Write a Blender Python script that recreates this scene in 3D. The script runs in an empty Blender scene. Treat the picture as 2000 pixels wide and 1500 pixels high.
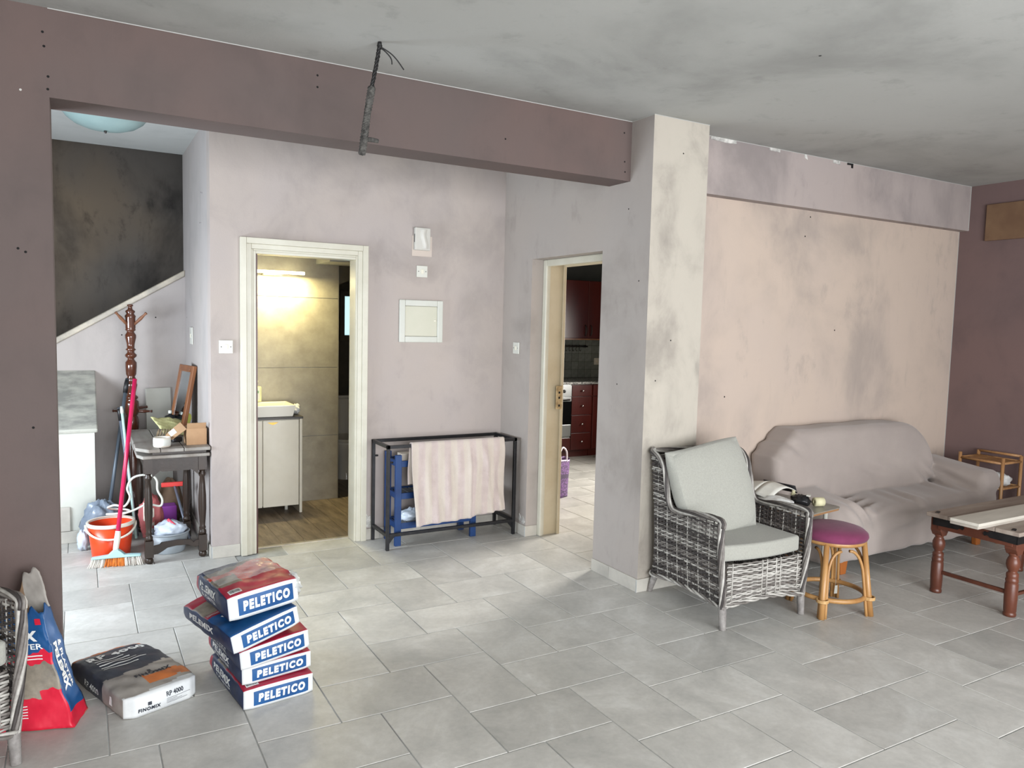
import bpy, bmesh, math, random
import numpy as np
from mathutils import Vector, Matrix, Euler

# ---------------------------------------------------------------- camera, world, lights, exposure
scn = bpy.context.scene
COL = scn.collection
H_CAM = 1.62
def make_camera():
    yaw, pit, rol = math.radians(29.788), math.radians(-4.515), math.radians(1.376)
    f = Vector((math.sin(yaw)*math.cos(pit), math.cos(yaw)*math.cos(pit), math.sin(pit)))
    r = Vector((math.cos(yaw), -math.sin(yaw), 0))
    u = r.cross(f)
    r2 = r*math.cos(rol) + u*math.sin(rol)
    u2 = -r*math.sin(rol) + u*math.cos(rol)
    cam = bpy.data.cameras.new('camera')
    cam.sensor_fit = 'HORIZONTAL'; cam.sensor_width = 36.0
    cam.lens = 1475.12/2000*36.0
    cam.clip_start = 0.05
    o = bpy.data.objects.new('camera', cam); COL.objects.link(o)
    m = Matrix((r2, u2, -f)).transposed().to_4x4()
    m.translation = (0, 0, H_CAM)
    o.matrix_world = m
    scn.camera = o
make_camera()
scn.view_settings.view_transform = 'Standard'
scn.view_settings.look = 'None'
scn.view_settings.gamma = 1.0
scn.view_settings.use_curve_mapping = False
scn.view_settings.exposure = 0.62
scn.cycles.max_bounces = 7; scn.cycles.diffuse_bounces = 4; scn.cycles.glossy_bounces = 3; scn.cycles.transmission_bounces = 5; scn.cycles.transparent_max_bounces = 6
scn.cycles.caustics_reflective = False; scn.cycles.caustics_refractive = False

w = bpy.data.worlds.new('daylight'); scn.world = w; w.use_nodes = True
bg = w.node_tree.nodes['Background']
bg.inputs[0].default_value = (0.72, 0.86, 1.0, 1); bg.inputs[1].default_value = 1.2

def area(name, loc, target, sx, sy, power, col, spread=180):
    l = bpy.data.lights.new(name, 'AREA'); l.shape = 'RECTANGLE'; l.size = sx; l.size_y = sy
    l.energy = power; l.color = col; l.spread = math.radians(spread)
    o = bpy.data.objects.new(name, l); COL.objects.link(o)
    o.location = loc
    o.rotation_euler = (Vector(target)-Vector(loc)).to_track_quat('-Z', 'Z').to_euler()
    return o
# daylight entering by the glazed doors behind the camera, the hall door and the kitchen window
area('daylight_terrace_doors', (1.6, -2.66, 1.25), (1.6, 4, 0.1), 5.6, 2.2, 360, (0.97, 0.98, 1.0))
area('daylight_hall_door', (-1.36, 4.62, 1.1), (3, 4.62, 1.1), 0.5, 1.7, 72, (0.82, 0.91, 1.0))
area('daylight_kitchen_window', (6.44, 5.62, 1.45), (0, 5.0, 1.0), 0.8, 1.0, 120, (1.0, 0.95, 0.87), 140)

# ---------------------------------------------------------------- helpers
random.seed(7)
def lin(c):
    c /= 255.0
    return c/12.92 if c <= 0.04045 else ((c+0.055)/1.055)**2.4
def rgb(r, g, b): return (lin(r), lin(g), lin(b), 1.0)
MATS = {}
def mat(name, c, c2=None, scale=6.0, stretch=(1, 1, 1), lo=0.35, hi=0.65, rough=0.6, metal=0.0, bump=0.0,
        bscale=60.0, bstretch=None, rand=0.0, coat=0.0, coords='Object', spec=0.5, trans=0.0, ior=1.45, alpha=1.0, sheen=0.0, emit=None, es=0.0):
    """plain procedural surface: two colours mixed by noise, fine relief, optional change from piece to piece"""
    m = bpy.data.materials.new(name); m.use_nodes = True
    nt = m.node_tree; N = nt.nodes; L = nt.links
    b = N['Principled BSDF']
    b.inputs['Roughness'].default_value = rough; b.inputs['Metallic'].default_value = metal
    b.inputs['Specular IOR Level'].default_value = spec
    b.inputs['Coat Weight'].default_value = coat
    b.inputs['Transmission Weight'].default_value = trans; b.inputs['IOR'].default_value = ior
    b.inputs['Alpha'].default_value = alpha
    b.inputs['Sheen Weight'].default_value = sheen
    if emit: b.inputs['Emission Color'].default_value = emit; b.inputs['Emission Strength'].default_value = es
    tc = N.new('ShaderNodeTexCoord')
    col = None
    if c2 is not None:
        mp = N.new('ShaderNodeMapping'); mp.inputs['Scale'].default_value = stretch
        L.new(tc.outputs[coords], mp.inputs[0])
        nz = N.new('ShaderNodeTexNoise'); nz.inputs['Scale'].default_value = scale; nz.inputs['Detail'].default_value = 6
        nz.inputs['Roughness'].default_value = 0.62
        L.new(mp.outputs[0], nz.inputs['Vector'])
        rp = N.new('ShaderNodeValToRGB'); rp.color_ramp.elements[0].position = lo; rp.color_ramp.elements[1].position = hi
        rp.color_ramp.elements[0].color = c; rp.color_ramp.elements[1].color = c2
        L.new(nz.outputs[0], rp.inputs[0]); col = rp.outputs[0]
    else:
        b.inputs['Base Color'].default_value = c
    if rand > 0:
        oi = N.new('ShaderNodeObjectInfo'); hs = N.new('ShaderNodeHueSaturation')
        mr = N.new('ShaderNodeMapRange'); mr.inputs[3].default_value = 1-rand; mr.inputs[4].default_value = 1+rand
        L.new(oi.outputs['Random'], mr.inputs[0]); L.new(mr.outputs[0], hs.inputs['Value'])
        if col is not None: L.new(col, hs.inputs['Color'])
        else: hs.inputs['Color'].default_value = c
        col = hs.outputs[0]
    if col is not None: L.new(col, b.inputs['Base Color'])
    if bump > 0:
        n2 = N.new('ShaderNodeTexNoise'); n2.inputs['Scale'].default_value = bscale; n2.inputs['Detail'].default_value = 4
        if bstretch:
            mp2 = N.new('ShaderNodeMapping'); mp2.inputs['Scale'].default_value = bstretch
            L.new(tc.outputs[coords], mp2.inputs[0]); L.new(mp2.outputs[0], n2.inputs['Vector'])
        else: L.new(tc.outputs[coords], n2.inputs['Vector'])
        bp = N.new('ShaderNodeBump'); bp.inputs['Strength'].default_value = bump; bp.inputs['Distance'].default_value = 0.01
        L.new(n2.outputs[0], bp.inputs['Height']); L.new(bp.outputs[0], b.inputs['Normal'])
    MATS[name] = m
    return m

def wallmat(name, base, warm, soot, s1=0.9, s2=2.6, amt=0.5, rough=0.85, sootamt=0.35, seed=0.0):
    """old emulsion paint: broad blotches of two tints, smoke stains and brush smears"""
    m = bpy.data.materials.new(name); m.use_nodes = True
    nt = m.node_tree; N = nt.nodes; L = nt.links; b = N['Principled BSDF']
    b.inputs['Roughness'].default_value = rough; b.inputs['Specular IOR Level'].default_value = 0.25
    g = N.new('ShaderNodeNewGeometry')
    def noise(sc, st, det, ro=0.55, dist=0.0):
        mp = N.new('ShaderNodeMapping'); mp.inputs['Scale'].default_value = st; mp.inputs['Location'].default_value = (seed, seed*1.7, seed*0.6)
        L.new(g.outputs['Position'], mp.inputs[0])
        n = N.new('ShaderNodeTexNoise'); n.inputs['Scale'].default_value = sc; n.inputs['Detail'].default_value = det
        n.inputs['Roughness'].default_value = ro; n.inputs['Distortion'].default_value = dist
        L.new(mp.outputs[0], n.inputs['Vector']); return n.outputs[0]
    def ramp(x, a, c):
        mr = N.new('ShaderNodeMapRange'); mr.interpolation_type = 'SMOOTHSTEP'
        mr.inputs[1].default_value = a; mr.inputs[2].default_value = c
        L.new(x, mr.inputs[0]); return mr.outputs[0]
    def mul(x, k):
        q = N.new('ShaderNodeMath'); q.operation = 'MULTIPLY'; q.inputs[1].default_value = k; L.new(x, q.inputs[0]); return q.outputs[0]
    def mix(fac, A, B):
        q = N.new('ShaderNodeMix'); q.data_type = 'RGBA'
        L.new(fac, q.inputs[0])
        for s, v in ((6, A), (7, B)):
            if isinstance(v, tuple): q.inputs[s].default_value = v
            else: L.new(v, q.inputs[s])
        return q.outputs[2]
    c = mix(mul(ramp(noise(s1, (1, 1, 0.8), 3), 0.36, 0.66), amt), base, warm)
    c = mix(mul(ramp(noise(s2, (1, 1, 0.75), 6, 0.6, 0.35), 0.44, 0.74), sootamt), c, soot)
    c = mix(mul(ramp(noise(11.0, (1, 1, 0.22), 6, 0.7), 0.55, 0.85), sootamt*0.55), c, soot)
    c = mix(mul(ramp(noise(5.5, (1, 1, 0.55), 7, 0.66, 0.2), 0.56, 0.72), sootamt*0.5), c, soot)
    L.new(c, b.inputs['Base Color'])
    n2 = N.new('ShaderNodeTexNoise'); n2.inputs['Scale'].default_value = 90; L.new(g.outputs['Position'], n2.inputs['Vector'])
    bp = N.new('ShaderNodeBump'); bp.inputs['Strength'].default_value = 0.12; bp.inputs['Distance'].default_value = 0.004
    L.new(n2.outputs[0], bp.inputs['Height']); L.new(bp.outputs[0], b.inputs['Normal'])
    MATS[name] = m; return m

class MB:
    def __init__(s): s.v = []; s.f = []; s.mi = []; s.sm = []
    def add(s, vs, fs, mi=0, smooth=False, mx=None):
        o = len(s.v)
        if mx is not None: vs = [tuple(mx @ Vector(p)) for p in vs]
        s.v.extend([tuple(p) for p in vs])
        for f in fs: s.f.append(tuple(i+o for i in f)); s.mi.append(mi); s.sm.append(smooth)
        return s
    def box(s, x0, x1, y0, y1, z0, z1, mi=0, mx=None):
        vs = [(x0,y0,z0),(x1,y0,z0),(x1,y1,z0),(x0,y1,z0),(x0,y0,z1),(x1,y0,z1),(x1,y1,z1),(x0,y1,z1)]
        return s.add(vs, [(3,2,1,0),(4,5,6,7),(0,1,5,4),(1,2,6,5),(2,3,7,6),(3,0,4,7)], mi, False, mx)
    def bar(s, p0, p1, a, b, mi=0, up=(0, 0, 1)):
        p0, p1 = Vector(p0), Vector(p1); d = (p1-p0); ln = d.length; d.normalize()
        u = Vector(up)
        if abs(d.dot(u)) > 0.95: u = Vector((0, 1, 0))
        x = d.cross(u).normalized(); y = x.cross(d).normalized()
        m = Matrix((x, d, y)).transposed().to_4x4(); m.translation = p0
        return s.box(-a/2, a/2, 0, ln, -b/2, b/2, mi, m)
    def tube(s, pts, r, n=8, closed=False, mi=0, smooth=True, flat=None, normals=None):
        P = [Vector(p) for p in pts]; k = len(P)
        R = list(r) if hasattr(r, '__len__') else [r]*k
        T = []
        for i in range(k):
            a = P[(i-1) % k] if (closed or i > 0) else P[i]
            c = P[(i+1) % k] if (closed or i < k-1) else P[i]
            t = c-a
            T.append(t.normalized() if t.length > 1e-9 else Vector((0, 0, 1)))
        ref = Vector((0, 0, 1)) if abs(T[0].z) < 0.9 else Vector((1, 0, 0))
        nrm = (ref - T[0]*ref.dot(T[0])).normalized()
        vs = []
        for i in range(k):
            if normals is not None: nrm = Vector(normals[i])
            nrm = (nrm - T[i]*nrm.dot(T[i]))
            nrm = nrm.normalized() if nrm.length > 1e-9 else Vector((1, 0, 0))
            bn = T[i].cross(nrm)
            fa, fb = flat if flat else (1.0, 1.0)
            for j in range(n):
                a = 2*math.pi*(j+0.5)/n
                vs.append(P[i] + (nrm*math.cos(a)*fa + bn*math.sin(a)*fb)*R[i])
        fs = []
        for i in range(k if closed else k-1):
            i2 = (i+1) % k
            for j in range(n):
                j2 = (j+1) % n
                fs.append((i*n+j, i*n+j2, i2*n+j2, i2*n+j))
        if not closed: fs.append(tuple(range(n-1, -1, -1))); fs.append(tuple((k-1)*n+j for j in range(n)))
        return s.add(vs, fs, mi, smooth)
    def lathe(s, prof, n=24, mi=0, mx=None, smooth=True, cap=True):
        vs = []; fs = []
        for r, z in prof:
            for j in range(n):
                a = 2*math.pi*j/n; vs.append((r*math.cos(a), r*math.sin(a), z))
        for i in range(len(prof)-1):
            for j in range(n):
                j2 = (j+1) % n
                fs.append((i*n+j, i*n+j2, (i+1)*n+j2, (i+1)*n+j))
        if cap:
            fs.append(tuple(range(n-1, -1, -1))); fs.append(tuple((len(prof)-1)*n+j for j in range(n)))
        return s.add(vs, fs, mi, smooth, mx)
    def prism(s, poly, h0, h1, mx=None, mi=0):
        """poly in local xy, extruded along local z"""
        n = len(poly)
        vs = [(x, y, h0) for x, y in poly]+[(x, y, h1) for x, y in poly]
        fs = [tuple(range(n-1, -1, -1)), tuple(range(n, 2*n))]+[(i, (i+1) % n, n+(i+1) % n, n+i) for i in range(n)]
        return s.add(vs, fs, mi, False, mx)
    def grid(s, fn, nu, nv, mi=0, smooth=True, mif=None, closeu=False):
        o = len(s.v)
        for j in range(nv+1):
            for i in range(nu if closeu else nu+1):
                s.v.append(tuple(fn(i/nu, j/nv)))
        W = nu if closeu else nu+1
        for j in range(nv):
            for i in range(nu):
                i2 = (i+1) % W
                s.f.append((o+j*W+i, o+j*W+i2, o+(j+1)*W+i2, o+(j+1)*W+i))
                s.mi.append(mif((i+.5)/nu, (j+.5)/nv) if mif else mi); s.sm.append(smooth)
        return s
    def mesh(s, name):
        me = bpy.data.meshes.new(name)
        me.from_pydata(s.v, [], s.f)
        me.polygons.foreach_set('material_index', s.mi)
        me.polygons.foreach_set('use_smooth', s.sm)
        me.update()
        return me
    def build(s, name, mats, parent=None, bevel=0.0, sub=0, solid=0.0, world=False, segs=2):
        me = s.mesh(name)
        if not isinstance(mats, (list, tuple)): mats = [mats]
        for m in mats: me.materials.append(MATS[m] if isinstance(m, str) else m)
        o = bpy.data.objects.new(name, me); COL.objects.link(o)
        if parent is not None:
            o.parent = parent
            if world:
                o.matrix_parent_inverse = (Matrix.Translation(parent.location) @ parent.rotation_euler.to_matrix().to_4x4()).inverted()
        if solid: md = o.modifiers.new('solid', 'SOLIDIFY'); md.thickness = solid; md.offset = 0
        if bevel: md = o.modifiers.new('bevel', 'BEVEL'); md.width = bevel; md.segments = segs; md.limit_method = 'ANGLE'; md.angle_limit = math.radians(40)
        if sub: md = o.modifiers.new('sub', 'SUBSURF'); md.levels = sub; md.render_levels = sub
        if parent is None: recenter(o)
        return o
def recenter(o):
    me = o.data
    n = len(me.vertices); a = np.empty(n*3); me.vertices.foreach_get('co', a); a = a.reshape(-1, 3)
    c = (a.min(0)+a.max(0))/2; c[2] = a[:, 2].min()
    a -= c; me.vertices.foreach_set('co', a.ravel()); me.update()
    o.location = tuple(c)
def tag(o, label, cat=None, group=None, kind=None):
    o['label'] = label
    if cat: o['category'] = cat
    if group: o['group'] = group
    if kind: o['kind'] = kind
    return o
def thing(name, label, cat, loc=(0, 0, 0), rz=0.0, group=None, rot=None):
    o = bpy.data.objects.new(name, None); COL.objects.link(o); o.empty_display_size = 0.1
    o.location = loc; o.rotation_euler = rot if rot else (0, 0, rz)
    return tag(o, label, cat, group)
def struct(o, label=None, cat=None):
    o['kind'] = 'structure'
    if label: o['label'] = label
    if cat: o['category'] = cat
    return o
def rbox(x0, x1, y0, y1, z0, z1, name, m, parent=None, bevel=0.004):
    return MB().box(x0, x1, y0, y1, z0, z1).build(name, m, parent, bevel=bevel)

def surfnet(F, lo, hi, h):
    """smooth skin around an implicit solid F(x,y,z) < 0"""
    ax = [np.arange(lo[i], hi[i]+h, h) for i in range(3)]
    X, Y, Z = np.meshgrid(*ax, indexing='ij'); V = F(X, Y, Z)
    n = V.shape; S = V < 0
    acc = np.zeros((n[0]-1, n[1]-1, n[2]-1, 3)); cnt = np.zeros((n[0]-1, n[1]-1, n[2]-1))
    cor = [(0,0,0),(1,0,0),(0,1,0),(1,1,0),(0,0,1),(1,0,1),(0,1,1),(1,1,1)]
    sl = lambda A, c: A[c[0]:n[0]-1+c[0], c[1]:n[1]-1+c[1], c[2]:n[2]-1+c[2]]
    for a in range(8):
        for b in range(a+1, 8):
            d = [cor[b][k]-cor[a][k] for k in range(3)]
            if sum(abs(q) for q in d) != 1: continue
            va, vb = sl(V, cor[a]), sl(V, cor[b]); m = (va < 0) != (vb < 0)
            t = np.where(m, va/np.where(m, va-vb, 1), 0)
            for k in range(3): acc[..., k] += np.where(m, cor[a][k]+t*d[k], 0)
            cnt += m
    act = cnt > 0
    idx = -np.ones(act.shape, int); idx[act] = np.arange(act.sum())
    I = np.argwhere(act)
    P = (I + acc[act]/cnt[act][:, None])*h + np.array(lo)
    faces = []
    for k in range(3):
        o1, o2 = (k+1) % 3, (k+2) % 3
        a = [slice(0, n[q]) for q in range(3)]; b = list(a)
        a[k] = slice(0, n[k]-1); b[k] = slice(1, n[k])
        ch = S[tuple(a)] != S[tuple(b)]
        E = np.argwhere(ch)
        E = E[(E[:, o1] > 0) & (E[:, o2] > 0) & (E[:, o1] < n[o1]-1) & (E[:, o2] < n[o2]-1)]
        ins = S[tuple(a)][tuple(E.T)]
        def at(d1, d2):
            q = E.copy(); q[:, o1] -= d1; q[:, o2] -= d2; return idx[tuple(q.T)]
        Q = np.stack([at(1, 1), at(0, 1), at(0, 0), at(1, 0)], 1)
        Q[~ins] = Q[~ins][:, ::-1]
        faces.append(Q)
    return P.tolist(), np.concatenate(faces).tolist()
def sd_rbox(X, Y, Z, c, s, r):
    qx = np.abs(X-c[0])-s[0]+r; qy = np.abs(Y-c[1])-s[1]+r; qz = np.abs(Z-c[2])-s[2]+r
    return np.sqrt(np.maximum(qx, 0)**2+np.maximum(qy, 0)**2+np.maximum(qz, 0)**2)+np.minimum(np.maximum(qx, np.maximum(qy, qz)), 0)-r
def smin(a, b, k):
    hh = np.clip(0.5+0.5*(b-a)/k, 0, 1); return b*(1-hh)+a*hh-k*hh*(1-hh)
def vnoise(x, y, z, s=0):
    return (math.sin(x*1.7+y*2.3+s)*math.cos(y*1.9-z*2.1+s*1.3)+0.6*math.sin(x*4.1-z*3.7+s*2.1)*math.sin(y*3.9+z*4.3+s*0.7)+0.35*math.sin(x*8.3+y*7.1+s)*math.sin(z*9.1-x*6.7+s*3))/1.95
def blob(mb, c, r, seed=0, amp=0.15, fr=1.0, n=28, mi=0, flatz=None, top=1.0):
    """crumpled closed skin"""
    def fn(u, v):
        a = 2*math.pi*u; b = math.pi*(v-0.5)
        d = (math.cos(b)*math.cos(a), math.cos(b)*math.sin(a), math.sin(b))
        q = 1+amp*(vnoise(d[0]*2*fr, d[1]*2*fr, d[2]*2*fr, seed)+0.5*abs(vnoise(d[0]*5*fr, d[1]*5*fr, d[2]*5*fr, seed+3)))
        p = [c[i]+d[i]*r[i]*q for i in range(3)]
        if flatz is not None: p[2] = max(p[2], flatz)
        return p
    return mb.grid(fn, n, n//2, mi, True, closeu=True)
def puff(mb, sx, sy, sz, n=14, e=0.35, pin=0.25, mi=0, mx=None, warp=None):
    """stuffed cushion: box with rounded edges, full in the middle, pinched at the corners"""
    faces = [((1,0,0),(0,1,0),(0,0,1)),((-1,0,0),(0,0,1),(0,1,0)),((0,1,0),(0,0,1),(1,0,0)),((0,-1,0),(1,0,0),(0,0,1)),((0,0,1),(1,0,0),(0,1,0)),((0,0,-1),(0,1,0),(1,0,0))]
    for nn, uu, vv in faces:
        def fn(a, b, nn=nn, uu=uu, vv=vv):
            a = math.sin((a-.5)*math.pi)*1.0; b = math.sin((b-.5)*math.pi)*1.0
            p = [nn[i]+uu[i]*a+vv[i]*b for i in range(3)]
            x, y, z = p
            th = 1-pin*(abs(x)**4+abs(y)**4)/1.2
            k = 1-e*0.12*(z*z)*(abs(x)**6+abs(y)**6)
            q = Vector((x*sx/2*k, y*sy/2*k, z*sz/2*th))
            if warp: q = Vector(warp(q.x, q.y, q.z))
            return tuple(mx @ q) if mx is not None else tuple(q)
        mb.grid(fn, n, n, mi)
    return mb
def weld(o, d=0.0005):
    md = o.modifiers.new('weld', 'WELD'); md.merge_threshold = d; return o

FONTS = {}
def text_poly(s, bold=0.0, shear=0.0, space=1.0):
    cu = bpy.data.curves.new('lettering', 'FONT'); cu.body = s; cu.size = 1.0; cu.offset = bold; cu.shear = shear; cu.space_character = space
    cu.resolution_u = 3; cu.align_x = 'LEFT'
    o = bpy.data.objects.new('lettering_source', cu); COL.objects.link(o)
    bpy.context.view_layer.update()
    dg = bpy.context.evaluated_depsgraph_get()
    me = bpy.data.meshes.new_from_object(o.evaluated_get(dg))
    vs = [tuple(v.co) for v in me.vertices]; fs = [tuple(p.vertices) for p in me.polygons]
    bpy.data.objects.remove(o); bpy.data.curves.remove(cu); bpy.data.meshes.remove(me)
    xs = [v[0] for v in vs]; ys = [v[1] for v in vs]
    x0, x1, y0, y1 = min(xs), max(xs), min(ys), max(ys)
    return [((v[0]-x0)/(x1-x0), (v[1]-y0)/(y1-y0)) for v in vs], fs
def lettering(mb, s, fn, u0, u1, v0, v1, bold=0.03, shear=0.0, mi=0, space=1.0):
    """flat print: the characters of s laid on the surface fn(u, v)"""
    key = (s, bold, shear, space)
    if key not in FONTS: FONTS[key] = text_poly(s, bold, shear, space)
    vs, fs = FONTS[key]
    return mb.add([fn(u0+(u1-u0)*a, v0+(v1-v0)*b) for a, b in vs], fs, mi)
# ---------------------------------------------------------------- materials of the building
wallmat('paint_grey_mauve', rgb(173, 164, 161), rgb(180, 169, 161), rgb(134, 128, 125), amt=0.7, sootamt=0.38, seed=3.1)
wallmat('paint_pale_mauve', rgb(174, 168, 166), rgb(178, 170, 164), rgb(136, 132, 129), amt=0.6, sootamt=0.32, seed=5.2)
wallmat('paint_dark_mauve', rgb(96, 85, 82), rgb(106, 87, 82), rgb(80, 72, 70), amt=0.6, sootamt=0.4, seed=1.4)
wallmat('paint_deep_mauve', rgb(112, 94, 93), rgb(122, 99, 95), rgb(88, 76, 76), amt=0.6, sootamt=0.4, seed=8.4)
wallmat('paint_beige_pink', rgb(191, 174, 160), rgb(184, 169, 159), rgb(143, 134, 128), s1=0.8, s2=1.3, amt=0.8, sootamt=0.62, seed=11.3)
wallmat('paint_partition', rgb(167, 160, 155), rgb(172, 162, 154), rgb(122, 115, 108), amt=0.6, s2=1.6, sootamt=0.55, seed=15.2)
wallmat('paint_cream', rgb(181, 174, 162), rgb(175, 167, 156), rgb(132, 125, 118), s2=3.0, amt=0.6, sootamt=0.7, seed=2.7)
wallmat('paint_smoky', rgb(166, 155, 151), rgb(170, 157, 151), rgb(124, 117, 116), s1=1.0, s2=1.7, amt=0.6, sootamt=0.7, seed=6.6)
wallmat('ceiling_grey', rgb(176, 176, 172), rgb(168, 168, 164), rgb(118, 118, 115), s1=0.5, s2=0.9, amt=0.7, sootamt=0.5, seed=4.4)
wallmat('ceiling_white', rgb(186, 188, 186), rgb(178, 180, 177), rgb(150, 152, 150), amt=0.5, sootamt=0.3, seed=9.0)
wallmat('unlit_stair_wall', rgb(104, 99, 94), rgb(128, 112, 92), rgb(38, 36, 36), s1=0.6, s2=1.1, amt=0.8, sootamt=0.95, seed=13.0)  # darkness of the unlit stairwell put into the wall colour
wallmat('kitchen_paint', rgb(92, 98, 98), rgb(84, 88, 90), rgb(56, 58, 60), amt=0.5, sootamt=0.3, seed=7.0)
mat('marble_cap', rgb(196, 186, 168), rgb(150, 144, 134), scale=7, stretch=(1, 1, 1), rough=0.35, bump=0.05)
mat('marble_grey', rgb(178, 178, 168), rgb(142, 142, 136), scale=9, stretch=(0.5, 1, 1), lo=0.42, hi=0.6, rough=0.4)
mat('grout', rgb(196, 198, 196), rgb(120, 120, 118), scale=3.0, lo=0.35, hi=0.7, rough=0.9)
mat('cream_gloss', rgb(202, 199, 184), rgb(192, 188, 172), scale=5, rough=0.35, bump=0.03)
mat('cream_yellowed', rgb(196, 185, 160), rgb(184, 171, 144), scale=4, rough=0.4, bump=0.03)
mat('white_gloss', rgb(202, 203, 195), rgb(194, 196, 187), scale=5, rough=0.35)
mat('plastic_white', rgb(206, 206, 197), rough=0.35)
mat('plastic_ivory', rgb(220, 216, 200), rough=0.4)
mat('black_hole', rgb(18, 17, 17), rough=0.9)
mat('chipped_plaster', rgb(214, 212, 206), rgb(150, 148, 144), scale=30, rough=0.9)
mat('metal_brass_old', rgb(196, 178, 140), rgb(150, 130, 96), scale=30, rough=0.4, metal=0.4)
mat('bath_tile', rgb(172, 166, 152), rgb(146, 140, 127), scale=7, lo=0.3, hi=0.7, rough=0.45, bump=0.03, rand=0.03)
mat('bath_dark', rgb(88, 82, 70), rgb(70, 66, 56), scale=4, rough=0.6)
mat('aluminium_trim', rgb(170, 168, 160), rough=0.35, metal=0.7)
mat('frosted_glass', rgb(215, 240, 230), rough=0.5, trans=0.9, ior=1.2)

def floor_tile_mat():
    m = bpy.data.materials.new('stone_tile'); m.use_nodes = True
    nt = m.node_tree; N = nt.nodes; L = nt.links; b = N['Principled BSDF']
    g = N.new('ShaderNodeNewGeometry'); oi = N.new('ShaderNodeObjectInfo')
    off = N.new('ShaderNodeVectorMath'); off.operation = 'SCALE'; off.inputs[3].default_value = 30
    cmb = N.new('ShaderNodeCombineXYZ')
    for i in range(3): L.new(oi.outputs['Random'], cmb.inputs[i])
    L.new(cmb.outputs[0], off.inputs[0])
    ad = N.new('ShaderNodeVectorMath'); ad.operation = 'ADD'; L.new(g.outputs['Position'], ad.inputs[0]); L.new(off.outputs[0], ad.inputs[1])
    def noise(sc, det, ro, vec, dist=0):
        n = N.new('ShaderNodeTexNoise'); n.inputs['Scale'].default_value = sc; n.inputs['Detail'].default_value = det; n.inputs['Roughness'].default_value = ro
        n.inputs['Distortion'].default_value = dist
        L.new(vec, n.inputs['Vector']); return n.outputs[0]
    a = noise(3.2, 8, 0.68, ad.outputs[0], 0.6); f = noise(38, 3, 0.6, ad.outputs[0])
    r = N.new('ShaderNodeValToRGB'); e = r.color_ramp.elements
    e[0].position = 0.3; e[0].color = rgb(178, 177, 172); e[1].position = 0.72; e[1].color = rgb(215, 214, 209)
    k = e.new(0.52); k.color = rgb(197, 195, 189)
    L.new(a, r.inputs[0])
    mx = N.new('ShaderNodeMix'); mx.data_type = 'RGBA'; mx.blend_type = 'MULTIPLY'; mx.inputs[0].default_value = 0.25
    L.new(r.outputs[0], mx.inputs[6]); L.new(f, mx.inputs[7])
    hs = N.new('ShaderNodeHueSaturation'); mr = N.new('ShaderNodeMapRange'); mr.inputs[3].default_value = 0.93; mr.inputs[4].default_value = 1.1
    L.new(oi.outputs['Random'], mr.inputs[0]); L.new(mr.outputs[0], hs.inputs['Value']); L.new(mx.outputs[2], hs.inputs['Color'])
    L.new(hs.outputs[0], b.inputs['Base Color'])
    rr = N.new('ShaderNodeMapRange'); rr.inputs[3].default_value = 0.32; rr.inputs[4].default_value = 0.52; L.new(a, rr.inputs[0]); L.new(rr.outputs[0], b.inputs['Roughness'])
    bp = N.new('ShaderNodeBump'); bp.inputs['Strength'].default_value = 0.08; bp.inputs['Distance'].default_value = 0.005
    L.new(noise(14, 6, 0.7, ad.outputs[0]), bp.inputs['Height']); L.new(bp.outputs[0], b.inputs['Normal'])
    MATS['stone_tile'] = m
floor_tile_mat()
mat('skirting_tile', rgb(196, 192, 182), rgb(172, 168, 160), scale=7, lo=0.3, hi=0.7, rough=0.45, rand=0.05)
mat('plank_tile', rgb(146, 130, 112), rgb(92, 82, 72), scale=3.0, stretch=(6, 0.9, 1), lo=0.36, hi=0.66, rough=0.45, rand=0.13, bump=0.08, bscale=20, bstretch=(6, 1, 1))

# ---------------------------------------------------------------- shell
ZC = 2.865
XL, XR = -2.7, 6.53
def S(mb, name, m, label, cat): return struct(mb.build(name, m), label, cat)
# floor: grout bed with single stone tiles laid in a stepped pattern of lying and standing oblongs
fl = MB().box(-2.7, 6.53, -2.7, 8.3, -0.12, -0.0035).build('floor', 'grout')
struct(fl, 'grey stone-look tiled floor with pale joints running through the rooms', 'floor')
U = 0.1647; FX, FY = 0.889, 2.211
GAP = 0.0045
def tile_mesh(w_, h_, name):
    m = MB(); g = GAP/2; c = 0.0018
    x0, x1, y0, y1 = g, w_-g, g, h_-g
    m.add([(x0,y0,-.02),(x1,y0,-.02),(x1,y1,-.02),(x0,y1,-.02),(x0,y0,-c),(x1,y0,-c),(x1,y1,-c),(x0,y1,-c),(x0+c,y0+c,0),(x1-c,y0+c,0),(x1-c,y1-c,0),(x0+c,y1-c,0)],
          [(0,1,5,4),(1,2,6,5),(2,3,7,6),(3,0,4,7),(4,5,9,8),(5,6,10,9),(6,7,11,10),(7,4,8,11),(8,9,10,11)])
    me = m.mesh(name); me.materials.append(MATS['stone_tile']); return me
TM = {0: tile_mesh(3*U, 2*U, 'tile_lying'), 1: tile_mesh(2*U, 3*U, 'tile_standing')}
def blocked(x, y):   # where no tile floor lies: bathroom, under the stair parapet, behind the sofa wall
    if 0.75 < x < 2.93 and y > 5.40: return True
    if x > 3.30 and 3.80 < y < 3.95: return True
    return False
spots = []
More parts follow.
